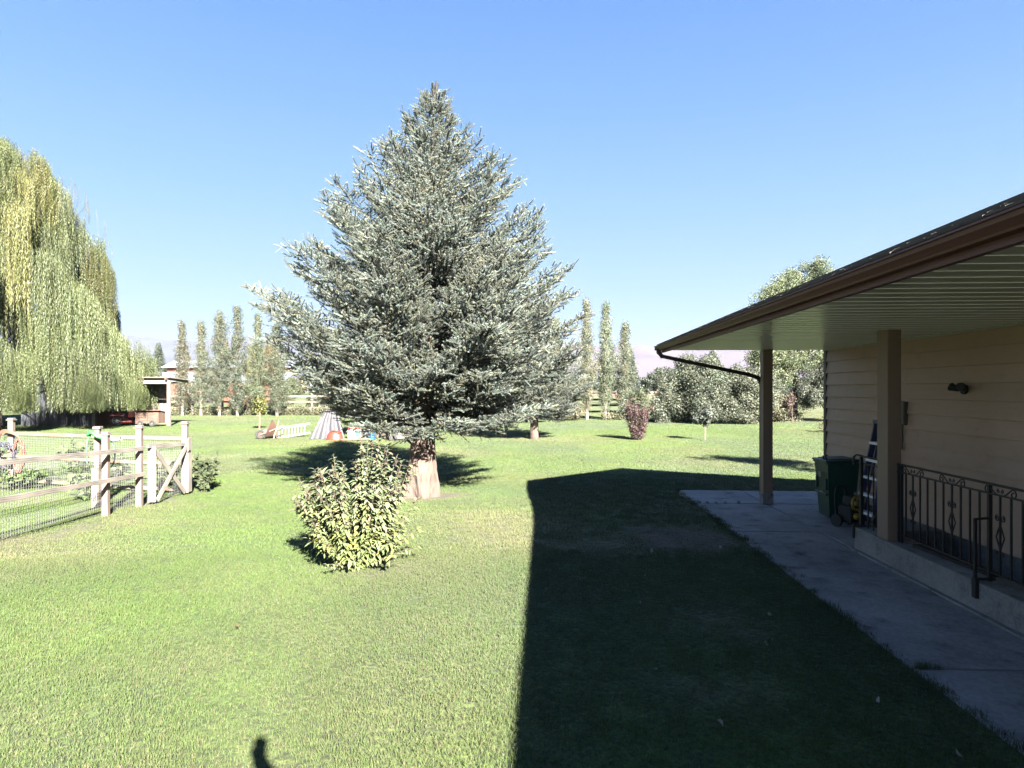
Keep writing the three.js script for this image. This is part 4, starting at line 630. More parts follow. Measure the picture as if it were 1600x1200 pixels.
{ // purple shrub
  reseed(83); const x = 5.24, z = -28.2, t = thing('purple_shrub', 'purple-leaved shrub alone on the far lawn', 'shrub', [x, G(x, z), z]), pl = [];
  for (let i = 0; i < 46; i++) { const a = R(0, TAU), e = R(0.1, 0.48) * (0.6 + 0.4 * rnd()), h = R(0.95, 1.55), P = (q) => V(Math.cos(a) * e * h * (0.25 + 0.8 * q), h * q, Math.sin(a) * e * h * (0.25 + 0.8 * q)); if (i < 24) part('stem', taper([P(0).toArray(), P(0.5).toArray(), P(1).toArray()], [0.016, 0.005], 5), mTwig, t); for (let k = 0; k < 26; k++) { const q = R(0.08, 1); pl.push([place(P(q).add(V(R(-0.1, 0.1), 0, R(-0.1, 0.1))), V(R(-1, 1), R(-0.2, 1), R(-1, 1)), 0, R(0.7, 1.15)), tint(rnd() < 0.3 ? [0.16, 0.14, 0.10] : [0.135, 0.062, 0.068], 1, 0.3)]); } }
  inst('foliage', SPRIG_S, mFoliage, pl, t);
}

// ---------------------------------------------------------------- flowering bush in the foreground
{
  reseed(91); const x0 = -1.58, z0 = -6.85, t = thing('leafy_bush', 'waist-high leafy bush with brown seed spikes and yellowing lower leaves', 'bush', [x0, G(x0, z0), z0]); t.scale.set(0.95, 0.95, 0.95);
  const geos = [leafShape(0.085, 0.036, 0.3, 0.4), leafShape(0.065, 0.030, 0.3, 0.6), leafShape(0.10, 0.036, 0.35, 0.35)];
  const cols = { top: [0.170, 0.215, 0.110], mid: [0.180, 0.225, 0.090], low: [0.155, 0.20, 0.05], yel: [0.32, 0.29, 0.06], dry: [0.20, 0.15, 0.10] };
  const mats = Object.fromEntries(Object.entries(cols).map(([k, c]) => [k, [0.8, 1, 1.2].map((b) => M(c[0] * b * 1.25, c[1] * b * 1.25, c[2] * b * 1.3, 0.85))]));
  const all = [], spikes = [];
  for (let i = 0; i < 170; i++) {
    const a = R(0, TAU), e = Math.sqrt(rnd()), inner = i < 125, h = (inner ? lerp(1.22, 0.78, e * e) : R(0.25, 0.6)) * R(0.78, 1.12) * (1 + 0.10 * Math.cos(a + 0.3)), reach = e * (inner ? 0.60 : 0.62);
    const P = (q) => V(Math.cos(a) * (0.06 + reach * Math.pow(q, 0.75)), h * q - (inner ? 0 : 0.08 * q * q), Math.sin(a) * (0.06 + reach * Math.pow(q, 0.75)) * 0.92);
    part('stem', taper([P(0).toArray(), P(0.35).toArray(), P(0.7).toArray(), P(1).toArray()], [0.008, 0.0035], 4), i % 3 ? mTwig : M(0.17, 0.12, 0.08, 0.9), t);
    const n = Math.round(h / 0.033);
    for (let k = Math.round(n * 0.16); k <= n; k++) for (const s of [-1, 1]) {
      const q = k / n, p = P(q), tan = P(Math.min(1, q + 0.05)).sub(P(q - 0.05)).normalize(), b = k * 1.62 + a, out = V(Math.cos(b) * s, q > 0.88 ? R(-0.2, 0.7) : R(-0.95, 0.25), Math.sin(b) * s).addScaledVector(tan, 0.35).add(V(Math.cos(a) * 0.35, 0, Math.sin(a) * 0.35)).normalize();
      const y = p.y, edge = Math.hypot(p.x, p.z), r = rnd(), kind = y < 0.45 ? (r < 0.6 ? 'low' : r < 0.66 ? 'yel' : 'mid') : y < 0.75 ? (r < 0.18 ? 'low' : r < 0.24 ? 'yel' : r < 0.33 ? 'dry' : 'mid') : r < 0.10 ? 'dry' : r < 0.6 ? 'top' : 'mid';
      const roll = V(0, 0, 1).applyQuaternion(new THREE.Quaternion().setFromUnitVectors(UPV, out)); const want = Math.atan2(roll.x, roll.y);
      const mtx = new THREE.Matrix4(), zax = V(0, 1, 0).addScaledVector(out, -out.y).normalize(), xax = out.clone().cross(zax).normalize(); mtx.makeBasis(xax, out, zax); mtx.scale(V(1, 1, 1).multiplyScalar(R(0.55, 1.3) * (y < 0.45 ? 1.08 : 1))); mtx.setPosition(p);
      all.push({ m: mtx, kind, v: Math.floor(rnd() * 3), g: Math.floor(rnd() * 3), show: p.z * 1.0 + edge * 0.25 + R(0, 0.12) + 0.1 * y });
    }
    if (inner && (Math.cos(a) < 0.1 ? rnd() < 0.34 : rnd() < 0.10)) spikes.push([P(1), P(1).sub(P(0.9)).normalize()]);
  }
  all.sort((p, q) => q.show - p.show);
  all.slice(0, 290).forEach((l) => { const m = part('leaf', geos[l.g], mats[l.kind][l.v], t); m.matrix.copy(l.m); m.matrix.decompose(m.position, m.quaternion, m.scale); });
  const br = [0.8, 1, 1.2];
  inst('foliage', geos[0], M(1.25, 1.25, 1.3, 0.85), all.slice(290).map((l) => [l.m, cols[l.kind].map((c) => c * br[l.v])]), t);
  const sp = (() => { const g = []; for (let i = 0; i < 70; i++) { const s = i / 70, a = i * 2.4, r = 0.017 * (1 - 0.6 * s), c = V(Math.cos(a) * r, s * 0.15, Math.sin(a) * r), d = 0.007; g.push(c.x, c.y + d, c.z, c.x + Math.cos(a) * d, c.y, c.z + Math.sin(a) * d, c.x - Math.sin(a) * d, c.y - d, c.z + Math.cos(a) * d, 0, s * 0.15, 0, c.x, c.y, c.z, c.x, c.y + d, c.z); } return tris(g); })();
  const mSp = [M(0.17, 0.125, 0.095, 0.9), M(0.20, 0.165, 0.11, 0.9)];
  for (const [p, d] of spikes) for (let k = 0; k < 3; k++) { const dd = d.clone().add(V(R(-0.45, 0.45), R(0, 0.3), R(-0.45, 0.45))).normalize(), m = part('flower_spike', sp, mSp[k % 2], t); m.position.copy(p); m.position.y -= 0.03 * k; m.quaternion.setFromUnitVectors(UPV, dd); const s = R(0.3, 0.62); m.scale.set(s * 0.8, s, s * 0.8); }
}
// ---------------------------------------------------------------- plants of the garden plot
function plant(label, x, z, h, r, n, s, col) {
  reseed(s); const t = thing('garden_plant', label, 'plant', [x, G(x, z), z]), g = leafShape(0.13, 0.085, 0.3, 0.4), pl = [];
  for (let i = 0; i < 14; i++) { const a = R(0, TAU), e = Math.sqrt(rnd()) * r, hh = h * R(0.6, 1); part('stem', taper([[Math.cos(a) * 0.05, 0, Math.sin(a) * 0.05], [Math.cos(a) * e * 0.6, hh * 0.6, Math.sin(a) * e * 0.6], [Math.cos(a) * e, hh, Math.sin(a) * e]], [0.008, 0.003], 4), M(0.10, 0.13, 0.05, 0.8), t); for (let k = 0; k < n / 14; k++) { const q = Math.pow(rnd(), 0.6), d = V(R(-1, 1), R(-0.3, 0.6), R(-1, 1)).normalize(); pl.push([place(V(Math.cos(a) * e * q + R(-0.06, 0.06), hh * q, Math.sin(a) * e * q + R(-0.06, 0.06)), d, R(0, 6), R(0.6, 1.3)), tint([col[0] * 1.1, col[1] * 1.1, col[2] * 0.62], 1, 0.25)]); } }
  inst('foliage', g, M(1, 1, 1, 0.8), pl, t);
}
plant('dark green leafy plant growing against the outside of the gate end', -6.42, -14.0, 0.75, 0.28, 220, 111, [0.06, 0.085, 0.05]);
plant('bushy plant inside the fence behind the pale gate braces', -7.6, -14.9, 0.62, 0.4, 220, 112, [0.11, 0.15, 0.09]);
plant('leafy plant inside the plot just left of the post with the green hose', -8.15, -12.9, 0.72, 0.42, 240, 113, [0.10, 0.15, 0.09]);
plant('tall leafy plant behind the back fence below the blue wall', -10.2, -15.8, 1.05, 0.45, 240, 114, [0.12, 0.18, 0.08]);
plant('low squash plant at the foot of the left cedar post', -10.5, -14.3, 0.4, 0.6, 240, 115, [0.09, 0.14, 0.07]);
plant('wide bushy plant behind the back fence beyond the green hose', -9.0, -15.6, 0.7, 0.55, 240, 117, [0.12, 0.17, 0.10]);
plant('leafy plant behind the hoses on the left post', -12.6, -16.6, 0.8, 0.55, 220, 118, [0.10, 0.14, 0.07]);

// ---------------------------------------------------------------- shed, mower, cart
{
  reseed(121); const s = thing('open_shed', 'open lean-to shed with a blue-grey boarded bay under the willow', 'shed', [0, -0.35, 0]);
  const X0 = -28.2, XM = -24.0, X1 = -19.75, ZF = -38.6, ZB = -40.6;
  for (let x = X0, i = 0; x < XM - 0.05; x += 0.21, i++) part('wall_board', box(0.2, 2.35, 0.03, x + 0.1, 1.175, ZF + 0.004 * (i % 2), 0, 0, 0, 0.004), mSlate[i % 3], s);
  for (let x = XM, i = 0; x < X1 - 0.05; x += 0.21, i++) if (x < -20.9) part('back_board', box(0.2, 2.7, 0.03, x + 0.1, 1.35, ZB + 0.004 * (i % 2), 0, 0, 0, 0.003), i % 2 ? mGreyWood[i % 3] : mCedar[i % 3], s);
  part('side_wall', box(0.05, 2.4, 2.0, XM, 1.2, (ZF + ZB) / 2), mBrownWood, s);
  for (const x of [XM, X1 + 0.05]) part('post', box(0.17, 2.62, 0.17, x, 1.31, ZF, 0, 0, 0, 0.01), mGreyWood[2], s);
  part('beam', box(X1 - X0 + 0.3, 0.2, 0.1, (X0 + X1) / 2, 2.52, ZF + 0.02, 0, 0, 0, 0.008), mGreyWood[2], s);
  part('roof', box(X1 - X0 + 0.3, 0.05, 2.6, (X0 + X1) / 2, 2.72, (ZF + ZB) / 2 - 0.1, -0.05), mGreyWood[0], s);
  for (let i = 0; i < 7; i++) part('rafter', box(0.06, 0.12, 2.7, lerp(X0, X1, i / 6), 2.64, (ZF + ZB) / 2, -0.05), mBrownWood, s);
  part('back_wall', box(XM - X0, 2.5, 0.05, (X0 + XM) / 2, 1.25, ZB), mSlate[0], s);
}
{
  const m = thing('riding_mower', 'red riding mower parked in the dark shed bay', 'mower', [-22.6, -0.35, -39.2], 0.5), red = M(0.42, 0.03, 0.025, 0.35);
  part('hood', [new RoundedBoxGeometry(0.75, 0.36, 0.5, 3, 0.09).translate(0.5, 0.62, 0), new RoundedBoxGeometry(0.5, 0.12, 0.52, 2, 0.05).translate(0.45, 0.8, 0)], red, m); part('fender', new RoundedBoxGeometry(0.75, 0.14, 0.85, 3, 0.06).translate(-0.35, 0.6, 0), red, m);
  part('seat', [new RoundedBoxGeometry(0.38, 0.1, 0.42, 2, 0.04).translate(-0.35, 0.74, 0), new RoundedBoxGeometry(0.1, 0.36, 0.42, 2, 0.04).translate(-0.55, 0.92, 0)], mBlackRub, m); part('steering_wheel', [new THREE.TorusGeometry(0.16, 0.016, 8, 20).rotateX(1.2).rotateY(Math.PI / 2).translate(0.08, 0.95, 0), cyl(0.02, 0.02, 0.3, 0.12, 0.8, 0, 8)], mBlackRub, m); part('deck', new RoundedBoxGeometry(0.7, 0.14, 1.0, 2, 0.05).translate(0.05, 0.22, 0), red, m);
  for (const [x, z, r] of [[0.65, 0.36, 0.19], [0.65, -0.36, 0.19], [-0.38, 0.42, 0.27], [-0.38, -0.42, 0.27]]) { const w = part('wheel', new THREE.TorusGeometry(r * 0.7, r * 0.32, 10, 22).translate(x, r, z), mRubber, m); part('rim', cyl(r * 0.5, r * 0.5, 0.1, x, r, z, 14, Math.PI / 2), M(0.6, 0.6, 0.55, 0.4), w); }
}
{
  const mCart = M(0.34, 0.21, 0.155, 0.85, { map: tWood });
  const c = thing('garden_cart', 'slatted wooden cart on two small wheels at the right end of the shed', 'cart', [-20.55, -0.35, -38.2], 0);
  for (let i = 0; i < 4; i++) part('side_slat', box(1.3, 0.14, 0.03, 0, 0.26 + i * 0.155, 0.35, 0, 0, 0, 0.004), mCart, c); for (let i = 0; i < 3; i++) part('slat_post', box(0.06, 0.66, 0.04, -0.6 + i * 0.6, 0.48, 0.385, 0, 0, 0, 0.004), mCart, c);
  for (const s of [-1, 1]) part('end_panel', box(0.03, 0.62, 0.68, s * 0.64, 0.49, 0), mCart, c); part('bed', box(1.26, 0.04, 0.68, 0, 0.2, 0), mBrownWood, c); part('top_shelf', box(1.42, 0.04, 0.8, 0, 0.86, 0, -0.16, 0, 0, 0.006), mCart, c);
  for (const x of [-0.35, 0.32]) { const w = part('wheel', new THREE.TorusGeometry(0.13, 0.05, 8, 20).translate(x, 0.18, 0.42), mRubber, c); part('hub', cyl(0.07, 0.07, 0.06, x, 0.18, 0.42, 12, Math.PI / 2), M(0.16, 0.14, 0.12, 0.6), w); }
}
// ---------------------------------------------------------------- barn and back fences
{
  reseed(131); const b = thing('red_barn', 'red-brown barn with pale metal roofs beyond the poplars', 'barn', [0, -0.35, 0]);
  const Z = -96, X0 = -52.5, X1 = -33;
  for (let x = X0, i = 0; x < X1; x += 0.62, i++) { part('wall_board', box(0.6, 3.2, 0.08, x + 0.3, 1.6, Z - 0.02 * (i % 2)), mRedWood[i % 3], b); }
  part('loft_wall', box(X1 - X0 - 1.2, 1.3, 4, (X0 + X1) / 2 + 0.3, 4.75, Z - 6.5), mRedWood[1], b); part('end_wall', box(0.1, 3.2, 9, X0 + 0.05, 1.6, Z - 4.5), mRedWood[0], b);
  const panel = (w, l, x, y, z, rx) => { const g = []; for (let i = 0; i < w / 0.5; i++) g.push(box(0.04, 0.05, l, x - w / 2 + i * 0.5, y + 0.03, z, rx)); g.push(box(w, 0.05, l, x, y, z, rx)); return g; };
  part('lower_roof', panel(X1 - X0 + 1.2, 5.2, (X0 + X1) / 2, 3.85, Z - 1.9, 0.27).map((g) => g), mSteelRoof, b); part('upper_roof', panel(X1 - X0 - 0.2, 4.2, (X0 + X1) / 2 + 0.3, 5.85, Z - 5.7, 0.27), mSteelRoof, b); part('upper_roof', panel(X1 - X0 - 0.2, 4.2, (X0 + X1) / 2 + 0.3, 5.85, Z - 9.6, -0.27), mSteelRoof, b);
  for (const x of [-45.6, -40.2]) { const w = part('window', box(1.1, 1.0, 0.06, x, 2.0, Z + 0.08), M(0.04, 0.045, 0.05, 0.15), b); part('frame', [box(1.3, 0.1, 0.1, x, 2.55, Z + 0.08), box(1.3, 0.1, 0.1, x, 1.45, Z + 0.08), box(0.1, 1.2, 0.098, x - 0.6, 2.0, Z + 0.08), box(0.1, 1.2, 0.098, x + 0.6, 2.0, Z + 0.08)], M(0.5, 0.42, 0.36, 0.7), w); }
  part('door', box(2.2, 2.4, 0.08, -42.8, 1.2, Z + 0.1), M(0.05, 0.04, 0.04, 0.7), b);
  const h = thing('red_outbuilding', 'small red gabled outbuilding right of the big barn', 'outbuilding', [-33.6, -0.35, -82]);
  const s = new THREE.Shape(); s.moveTo(-1.1, 0); s.lineTo(-1.1, 2.5); s.lineTo(0, 3.3); s.lineTo(1.1, 2.5); s.lineTo(1.1, 0); part('wall', new THREE.ExtrudeGeometry(s, { depth: 3, bevelEnabled: false }).translate(0, 0, -3), mRedWood[2], h);
  for (const k of [-1, 1]) part('roof', box(1.55, 0.07, 3.4, k * 0.62, 2.95, -1.5, 0, 0, -k * 0.63), mSteelRoof, h); for (let i = 0; i < 4; i++) part('siding_board', box(2.2, 0.5, 0.04, 0, 0.35 + i * 0.58, 0.02), mRedWood[i % 3], h);
}
function railFence(label, pts, rails, h, mats, rw = 0.14, pw = 0.14, step = 2.6) {
  const f = thing('rail_fence', label, 'fence'); let n = 0;
  for (let k = 0; k < pts.length - 1; k++) { const a = pts[k], b = pts[k + 1], m = Math.max(1, Math.round(Math.hypot(b[0] - a[0], b[1] - a[1]) / step)); for (let i = 0; i < m; i++) { const p = [lerp(a[0], b[0], i / m), lerp(a[1], b[1], i / m)], q = [lerp(a[0], b[0], (i + 1) / m), lerp(a[1], b[1], (i + 1) / m)]; part('fence_post', box(pw, h + 0.1, pw, p[0], -0.35 + h / 2, p[1]), mats[n % mats.length], f); for (const y of rails) part('rail', bar([p[0], -0.35 + y, p[1] + pw / 2 + 0.02], [q[0], -0.35 + y + 0.01, q[1] + pw / 2 + 0.02], 0.04, rw), mats[(n + Math.round(y * 10)) % mats.length], f); n++; } }
}
railFence('weathered rail fence along the back of the lawn before the barn', [[-34, -56], [-14, -55.4]], [0.55, 1.05, 1.5], 1.65, mCedar.concat(mGreyWood[0]));
railFence('dark rail fence along the back of the lawn right of the spruces', [[-3, -48], [9.2, -48]], [0.5, 0.95, 1.35], 1.5, [mBrownWood, M(0.16, 0.12, 0.09, 0.9)]);
railFence('pinkish board fence across the field beyond the poplars', [[14, -128], [34, -126]], [0.5, 1.0, 1.5], 1.7, [M(0.30, 0.17, 0.15, 0.8), M(0.34, 0.2, 0.17, 0.8)], 0.15, 0.2, 3);

// ---------------------------------------------------------------- things stacked under the tree
{
  const gy = -0.35;
  { const l = thing('extension_ladder', 'aluminium extension ladder lying on its edge left of the tarps', 'ladder', [-10.0, gy + 0.22, -29.6], 0.35), L = 1.75; // tilted
    const inc = 0.12; for (const [y, z] of [[-0.20, 0.02], [0.20, -0.06]]) part('rail', bar([-L / 2, y - inc, z], [L / 2, y + inc, z], 0.03, 0.07), mAluFlat, l); for (const [y, z] of [[-0.16, -0.09], [0.25, -0.16]]) part('rail', bar([-L / 2 + 0.2, y - inc, z], [L / 2 + 0.2, y + inc, z], 0.03, 0.07), mAluFlat, l);
    for (let i = 0; i < 13; i++) { const t = -L / 2 + 0.08 + i * L / 13, k = inc * 2 * t / L; part('rung', bar([t, -0.2 + k, 0.02], [t + 0.02, 0.2 + k, -0.06], 0.035), mAlu, l); } }
  { const w = thing('wheelbarrow', 'rusty wheelbarrow tipped over beside the aluminium ladder', 'wheelbarrow', [-10.35, gy, -28.9], 0.4), rust = M(0.14, 0.065, 0.045, 0.8); const tray = new THREE.CylinderGeometry(0.42, 0.25, 0.3, 4, 1, true); tray.rotateY(Math.PI / 4); tray.scale(1.3, 1, 0.9); tray.rotateZ(1.1); part('tray', tray.translate(0, 0.38, 0), rust, w);
    const wh = part('wheel', new THREE.TorusGeometry(0.15, 0.045, 8, 20).translate(-0.45, 0.19, 0.1), mRubber, w); part('rim', cyl(0.1, 0.1, 0.05, -0.45, 0.19, 0.1, 14, Math.PI / 2), rust, wh); for (const s of [-1, 1]) part('handle', bar([-0.45, 0.19, 0.1 + s * 0.08], [0.5, 0.55, s * 0.28], 0.035), mCedar[0], w); part('leg', [bar([0.15, 0.4, 0.2], [0.22, 0.02, 0.22], 0.03), bar([0.15, 0.4, -0.2], [0.22, 0.02, -0.22], 0.03)], rust, w); }
  { const s = thing('wooden_stake', 'wooden stake leaning at the left end of the ladder', 'stake', [-10.1, gy, -28.6], 0, null); part('shaft', bar([-0.05, 0, 0], [0.14, 0.78, -0.1], 0.05, 0.05, 0.006), mCedar[2], s); }
  const sheet = (w, h, fn) => { const g = new THREE.PlaneGeometry(1, 1, 26, 20), p = g.attributes.position; for (let i = 0; i < p.count; i++) { const u = p.getX(i) + 0.5, v = p.getY(i) + 0.5, q = fn(u, v); p.setXYZ(i, ...q); } g.computeVertexNormals(); return g; };
  { const t = thing('grey_tarp', 'crumpled grey tarp hung like a tent right of the ladder', 'tarp', [-7.95, gy, -29.1], 0.1), m = M(0.12, 0.12, 0.135, 0.65);
    const fold = (u, v) => 0.10 * Math.sin(u * 21 + v * 2) * (1 - v * 0.6) + 0.09 * (fbm(u * 5, v * 5, 3, 3) - 0.5);
    part('front_sheet', sheet(1, 1, (u, v) => [lerp(lerp(-0.72, 0.75, u), lerp(-0.12, 0.42, u), v), v * 1.25 + 0.01, 0.45 * (1 - v) + fold(u, v)]), m, t); part('side_sheet', sheet(1, 1, (u, v) => [lerp(-0.72, -0.15, v) + 0.12 * u + 0.05 * fold(v, u), v * 1.2 + 0.01, 0.45 * (1 - v) - u * 0.8 + 0.05]), m, t); part('pole', bar([0.05, 0, -0.25], [0.15, 1.3, -0.25], 0.06), mBrownWood, t); }
  { const t = thing('grey_tarp', 'mauve-grey sheet leaning over the pile just left of the spruce trunk', 'tarp', [-4.45, gy, -27.9], -0.05), m = M(0.11, 0.095, 0.10, 0.7);
    part('sheet', sheet(1, 1, (u, v) => [lerp(-0.78, 0.75, u) + 0.12 * (1 - v), v * lerp(0.75, 1.35, ss(0, 0.7, u)), -0.55 * v + 0.05 * Math.sin(u * 9) + 0.06 * (fbm(u * 4, v * 4, 8, 3) - 0.5)]), m, t); part('pole', bar([0.1, 0, -0.7], [0.1, 1.2, -0.62], 0.07), mBrownWood, t); for (const u of [-0.4, 0.45]) part('pole', bar([u, 0, -0.68], [u, 0.8, -0.6], 0.06), mBrownWood, t); }
  { const t = thing('red_tub', 'upturned red plastic tub in front of the grey tarp', 'tub', [-7.4, gy, -28.1]); const g = new THREE.LatheGeometry([[0.36, 0], [0.39, 0.015], [0.385, 0.05], [0.35, 0.06], [0.32, 0.2], [0.26, 0.32], [0.15, 0.38], [0, 0.39]].map(([a, b]) => new THREE.Vector2(a, b)), 26); part('shell', g.scale(1, 1, 0.8), M(0.55, 0.075, 0.05, 0.4), t); part('grip', tube([[-0.12, 0.33, 0.2], [-0.06, 0.4, 0.22], [0.06, 0.4, 0.22], [0.12, 0.33, 0.2]], 0.016, 16, 6), M(0.4, 0.05, 0.04, 0.5), t); }
  { const t = thing('cooler_box', 'white cool box with red lid and teal side beside the red tub', 'cool box', [-6.78, gy, -28.9], 0.25); part('body', new RoundedBoxGeometry(0.56, 0.40, 0.36, 3, 0.035).translate(0, 0.2, 0), M(0.72, 0.73, 0.72, 0.4), t); part('lid', new RoundedBoxGeometry(0.59, 0.09, 0.39, 3, 0.035).translate(0, 0.445, 0), M(0.48, 0.03, 0.03, 0.4), t); part('side_band', box(0.24, 0.22, 0.012, 0.14, 0.22, 0.182), M(0.06, 0.32, 0.33, 0.4), t); part('carry_handle', tube([[-0.3, 0.36, 0.1], [-0.34, 0.28, 0.08], [-0.34, 0.28, -0.08], [-0.3, 0.36, -0.1]], 0.014, 16, 6), M(0.3, 0.3, 0.3, 0.5), t); }
  { const t = thing('blue_bucket', 'blue plastic bucket with a pale lid right of the cool box', 'bucket', [-5.85, gy, -28.0]); part('body', cyl(0.13, 0.165, 0.36, 0, 0.18, 0, 24), M(0.04, 0.20, 0.42, 0.4), t); part('lid', cyl(0.175, 0.17, 0.04, 0, 0.38, 0, 24), M(0.6, 0.63, 0.66, 0.4), t); part('handle', tube([[-0.17, 0.34, 0], [-0.15, 0.2, 0.14], [0, 0.14, 0.19], [0.15, 0.2, 0.14], [0.17, 0.34, 0]], 0.007, 24, 5), mAlu, t); }
  { const t = thing('grey_bucket', 'grey bucket standing behind the blue one', 'bucket', [-6.1, gy, -28.45]); part('body', cyl(0.15, 0.19, 0.38, 0, 0.19, 0, 22), M(0.34, 0.38, 0.44, 0.5), t); part('rim', new THREE.TorusGeometry(0.19, 0.014, 8, 24).rotateX(Math.PI / 2).translate(0, 0.38, 0), M(0.4, 0.43, 0.48, 0.5), t); }
  { const t = thing('board_heap', 'brown board lying flat before the cool box', 'board', [-6.5, gy, -27.9], 0.1); part('board', box(1.15, 0.06, 0.3, 0, 0.05, 0, 0, 0, 0.03, 0.006), M(0.30, 0.19, 0.14, 0.9), t); }
  { reseed(141); const t = thing('woodpile', 'dark stack of split logs under the spruce between the tarps', 'woodpile', [-5.9, gy, -29.5]); for (let r = 0; r < 5; r++) for (let c = 0; c < 8 - (r > 3 ? 2 : 0); c++) { const q = R(0.085, 0.11); const lg = part('log', [cyl(q, q * 0.95, 0.5, 0, 0, 0, 7, Math.PI / 2)], mTwig, t); lg.position.set(-0.85 + c * 0.22 + (r % 2) * 0.1, 0.1 + r * 0.185, R(-0.05, 0.05)); part('cut_face', cyl(q * 0.93, q * 0.93, 0.012, 0, 0, 0.252, 7, Math.PI / 2), M(0.09, 0.065, 0.045, 0.9), lg); } }
  for (const [dx, ln, lab] of [[0, 0.62, 'dark plank leaning right of the blue bucket, left of two'], [0.24, 0.5, 'dark plank leaning right of the blue bucket, right of two']]) { const t = thing('plank', lab, 'plank', [-5.2 + dx, gy, -27.75]); part('board', bar([0.2, 0.01, 0.05], [-0.02, ln, -0.25], 0.1, 0.03, 0.004), M(0.06, 0.05, 0.05, 0.9), t); }
  { const t = thing('tree_stem', 'dark slim tree stem standing behind the stacked things', 'tree', [-5.55, gy, -29.0]); part('trunk', taper([[0, 0, 0], [-0.03, 1.2, 0], [0.02, 3.4, 0]], [0.12, 0.10, 0.06], 9), mTwig, t); lobeCrown(t, [[0, 3.2, 0, 1.4, 1.1, 1.2], [-1.3, 2.5, 0, 1.1, 0.9, 1], [1, 2.4, 0, 0.9, 0.8, 0.9]], 900, [0.05, 0.062, 0.04], SPRIG, [0.7, 1.2], 0.3); }
}

// ---------------------------------------------------------------- grass and fallen leaves
{
  const tuft = (n, size, h0, h1, w, s) => {
    reseed(s); const t = [], c = [];
    for (let i = 0; i < n; i++) {
      const x = R(-0.5, 0.5) * size, z = R(-0.5, 0.5) * size, h = R(h0, h1), a = R(0, TAU), ln = R(0.15, 1.0) * h, fx = Math.cos(a) * ln, fz = Math.sin(a) * ln, b = R(0, TAU), sx = Math.cos(b) * w / 2, sz = Math.sin(b) * w / 2, m = 0.55, mx = x + fx * 0.35, mz = z + fz * 0.35, my = h * m, k = R(0.82, 1.2), straw = rnd() < 0.08, col = straw ? [0.22 * k, 0.20 * k, 0.11 * k] : [GREEN[0] * k * R(0.85, 1.2), GREEN[1] * k, GREEN[2] * k];
      t.push(x - sx, 0, z - sz, x + sx, 0, z + sz, mx + sx * 0.8, my, mz + sz * 0.8, x - sx, 0, z - sz, mx + sx * 0.8, my, mz + sz * 0.8, mx - sx * 0.8, my, mz - sz * 0.8, mx - sx * 0.8, my, mz - sz * 0.8, mx + sx * 0.8, my, mz + sz * 0.8, x + fx, h * (1 - 0.25 * ln / h), z + fz);
      for (let q = 0; q < 9; q++) c.push(...col);
    }
    return tris(t, c);
  };
  const mG = M(1, 1, 1, 0.85, { vertexColors: true }), grass = tag(new THREE.Group(), 'short mown grass covering the lawn', 'grass', null, 'stuff'); grass.name = 'lawn_grass'; scene.add(grass);
  const patch = (name, geo, z0, z1, cell, keep, hj) => {
    const pl = [];
    for (let d = z0; d < z1; d += cell) { const half = d * 0.80 + 1.2; for (let x = -half; x < half; x += cell) {
      const px = x + R(-0.5, 0.5) * cell, pz = -(d + R(-0.5, 0.5) * cell), u = w2u(px, pz), v = w2v(px, pz);
      if (u > 2.33 + 0.05 * (vnoise(v * 5, 2, 4) - 0.2) && v < 12.06 && v > -7) continue;
      if (Math.hypot(px + 1.77, pz + 13.28) < 0.34) continue;
      const b = bare(px, pz); if (rnd() < b || rnd() > keep) continue;
      const edge = (u > 2.15 && v < 12.3 ? R(0.8, 1.35) : 1) * (Math.abs(px + 6.85) < 0.15 && pz < -3 ? R(1.2, 2.2) : 1), c = lawnColor(px, pz), s = 1 + (fbm(px * 2.2, pz * 2.2, 31, 3) - 0.5) * hj;
      pl.push([new THREE.Matrix4().compose(V(px, G(px, pz) - 0.006, pz), new THREE.Quaternion().setFromAxisAngle(UPV, R(0, TAU)), V(1, s * edge * (1 - 0.5 * b), 1)), c]);
    } }
    inst(name, geo, mG, pl, grass);
  };
  patch('near_grass', tuft(84, 0.13, 0.014, 0.036, 0.0026, 161), 2.7, 7.5, 0.09, 1, 0.9);
  patch('middle_grass', tuft(90, 0.24, 0.015, 0.038, 0.0045, 162), 7.5, 17, 0.17, 1, 0.8);
  patch('back_grass', tuft(80, 0.5, 0.016, 0.042, 0.010, 163), 17, 36, 0.36, 1, 0.8);
  patch('distant_grass', tuft(60, 1.0, 0.02, 0.05, 0.02, 164), 36, 62, 0.75, 1, 0.8);
  reseed(165); const w = []; for (let i = 0; i < 90; i++) { const v = R(3, 12), p = uv2w(2.33 + R(-0.06, 0.05), 0, v); w.push([new THREE.Matrix4().compose(V(p[0], 0, p[2]), new THREE.Quaternion().setFromAxisAngle(UPV, R(0, 6)), V(1, R(0.6, 1.6), 1)), lawnColor(p[0], p[2]).map((q) => q * 0.8)]); }
  for (const [v, n] of [[4.45, 9], [6.54, 2], [10.68, 8]]) for (let i = 0; i < n; i++) { const p = uv2w(2.35 + R(0, v > 10 ? 0.7 : 0.22), 0, v + R(-0.02, 0.02)); w.push([new THREE.Matrix4().compose(V(p[0], -0.01, p[2]), new THREE.Quaternion().setFromAxisAngle(UPV, R(0, 6)), V(0.5, R(0.9, 1.6), 0.5)), [0.9, 0.9, 0.9]]); }
  inst('edge_grass', tuft(30, 0.1, 0.03, 0.055, 0.004, 166), mG, w, grass);
}
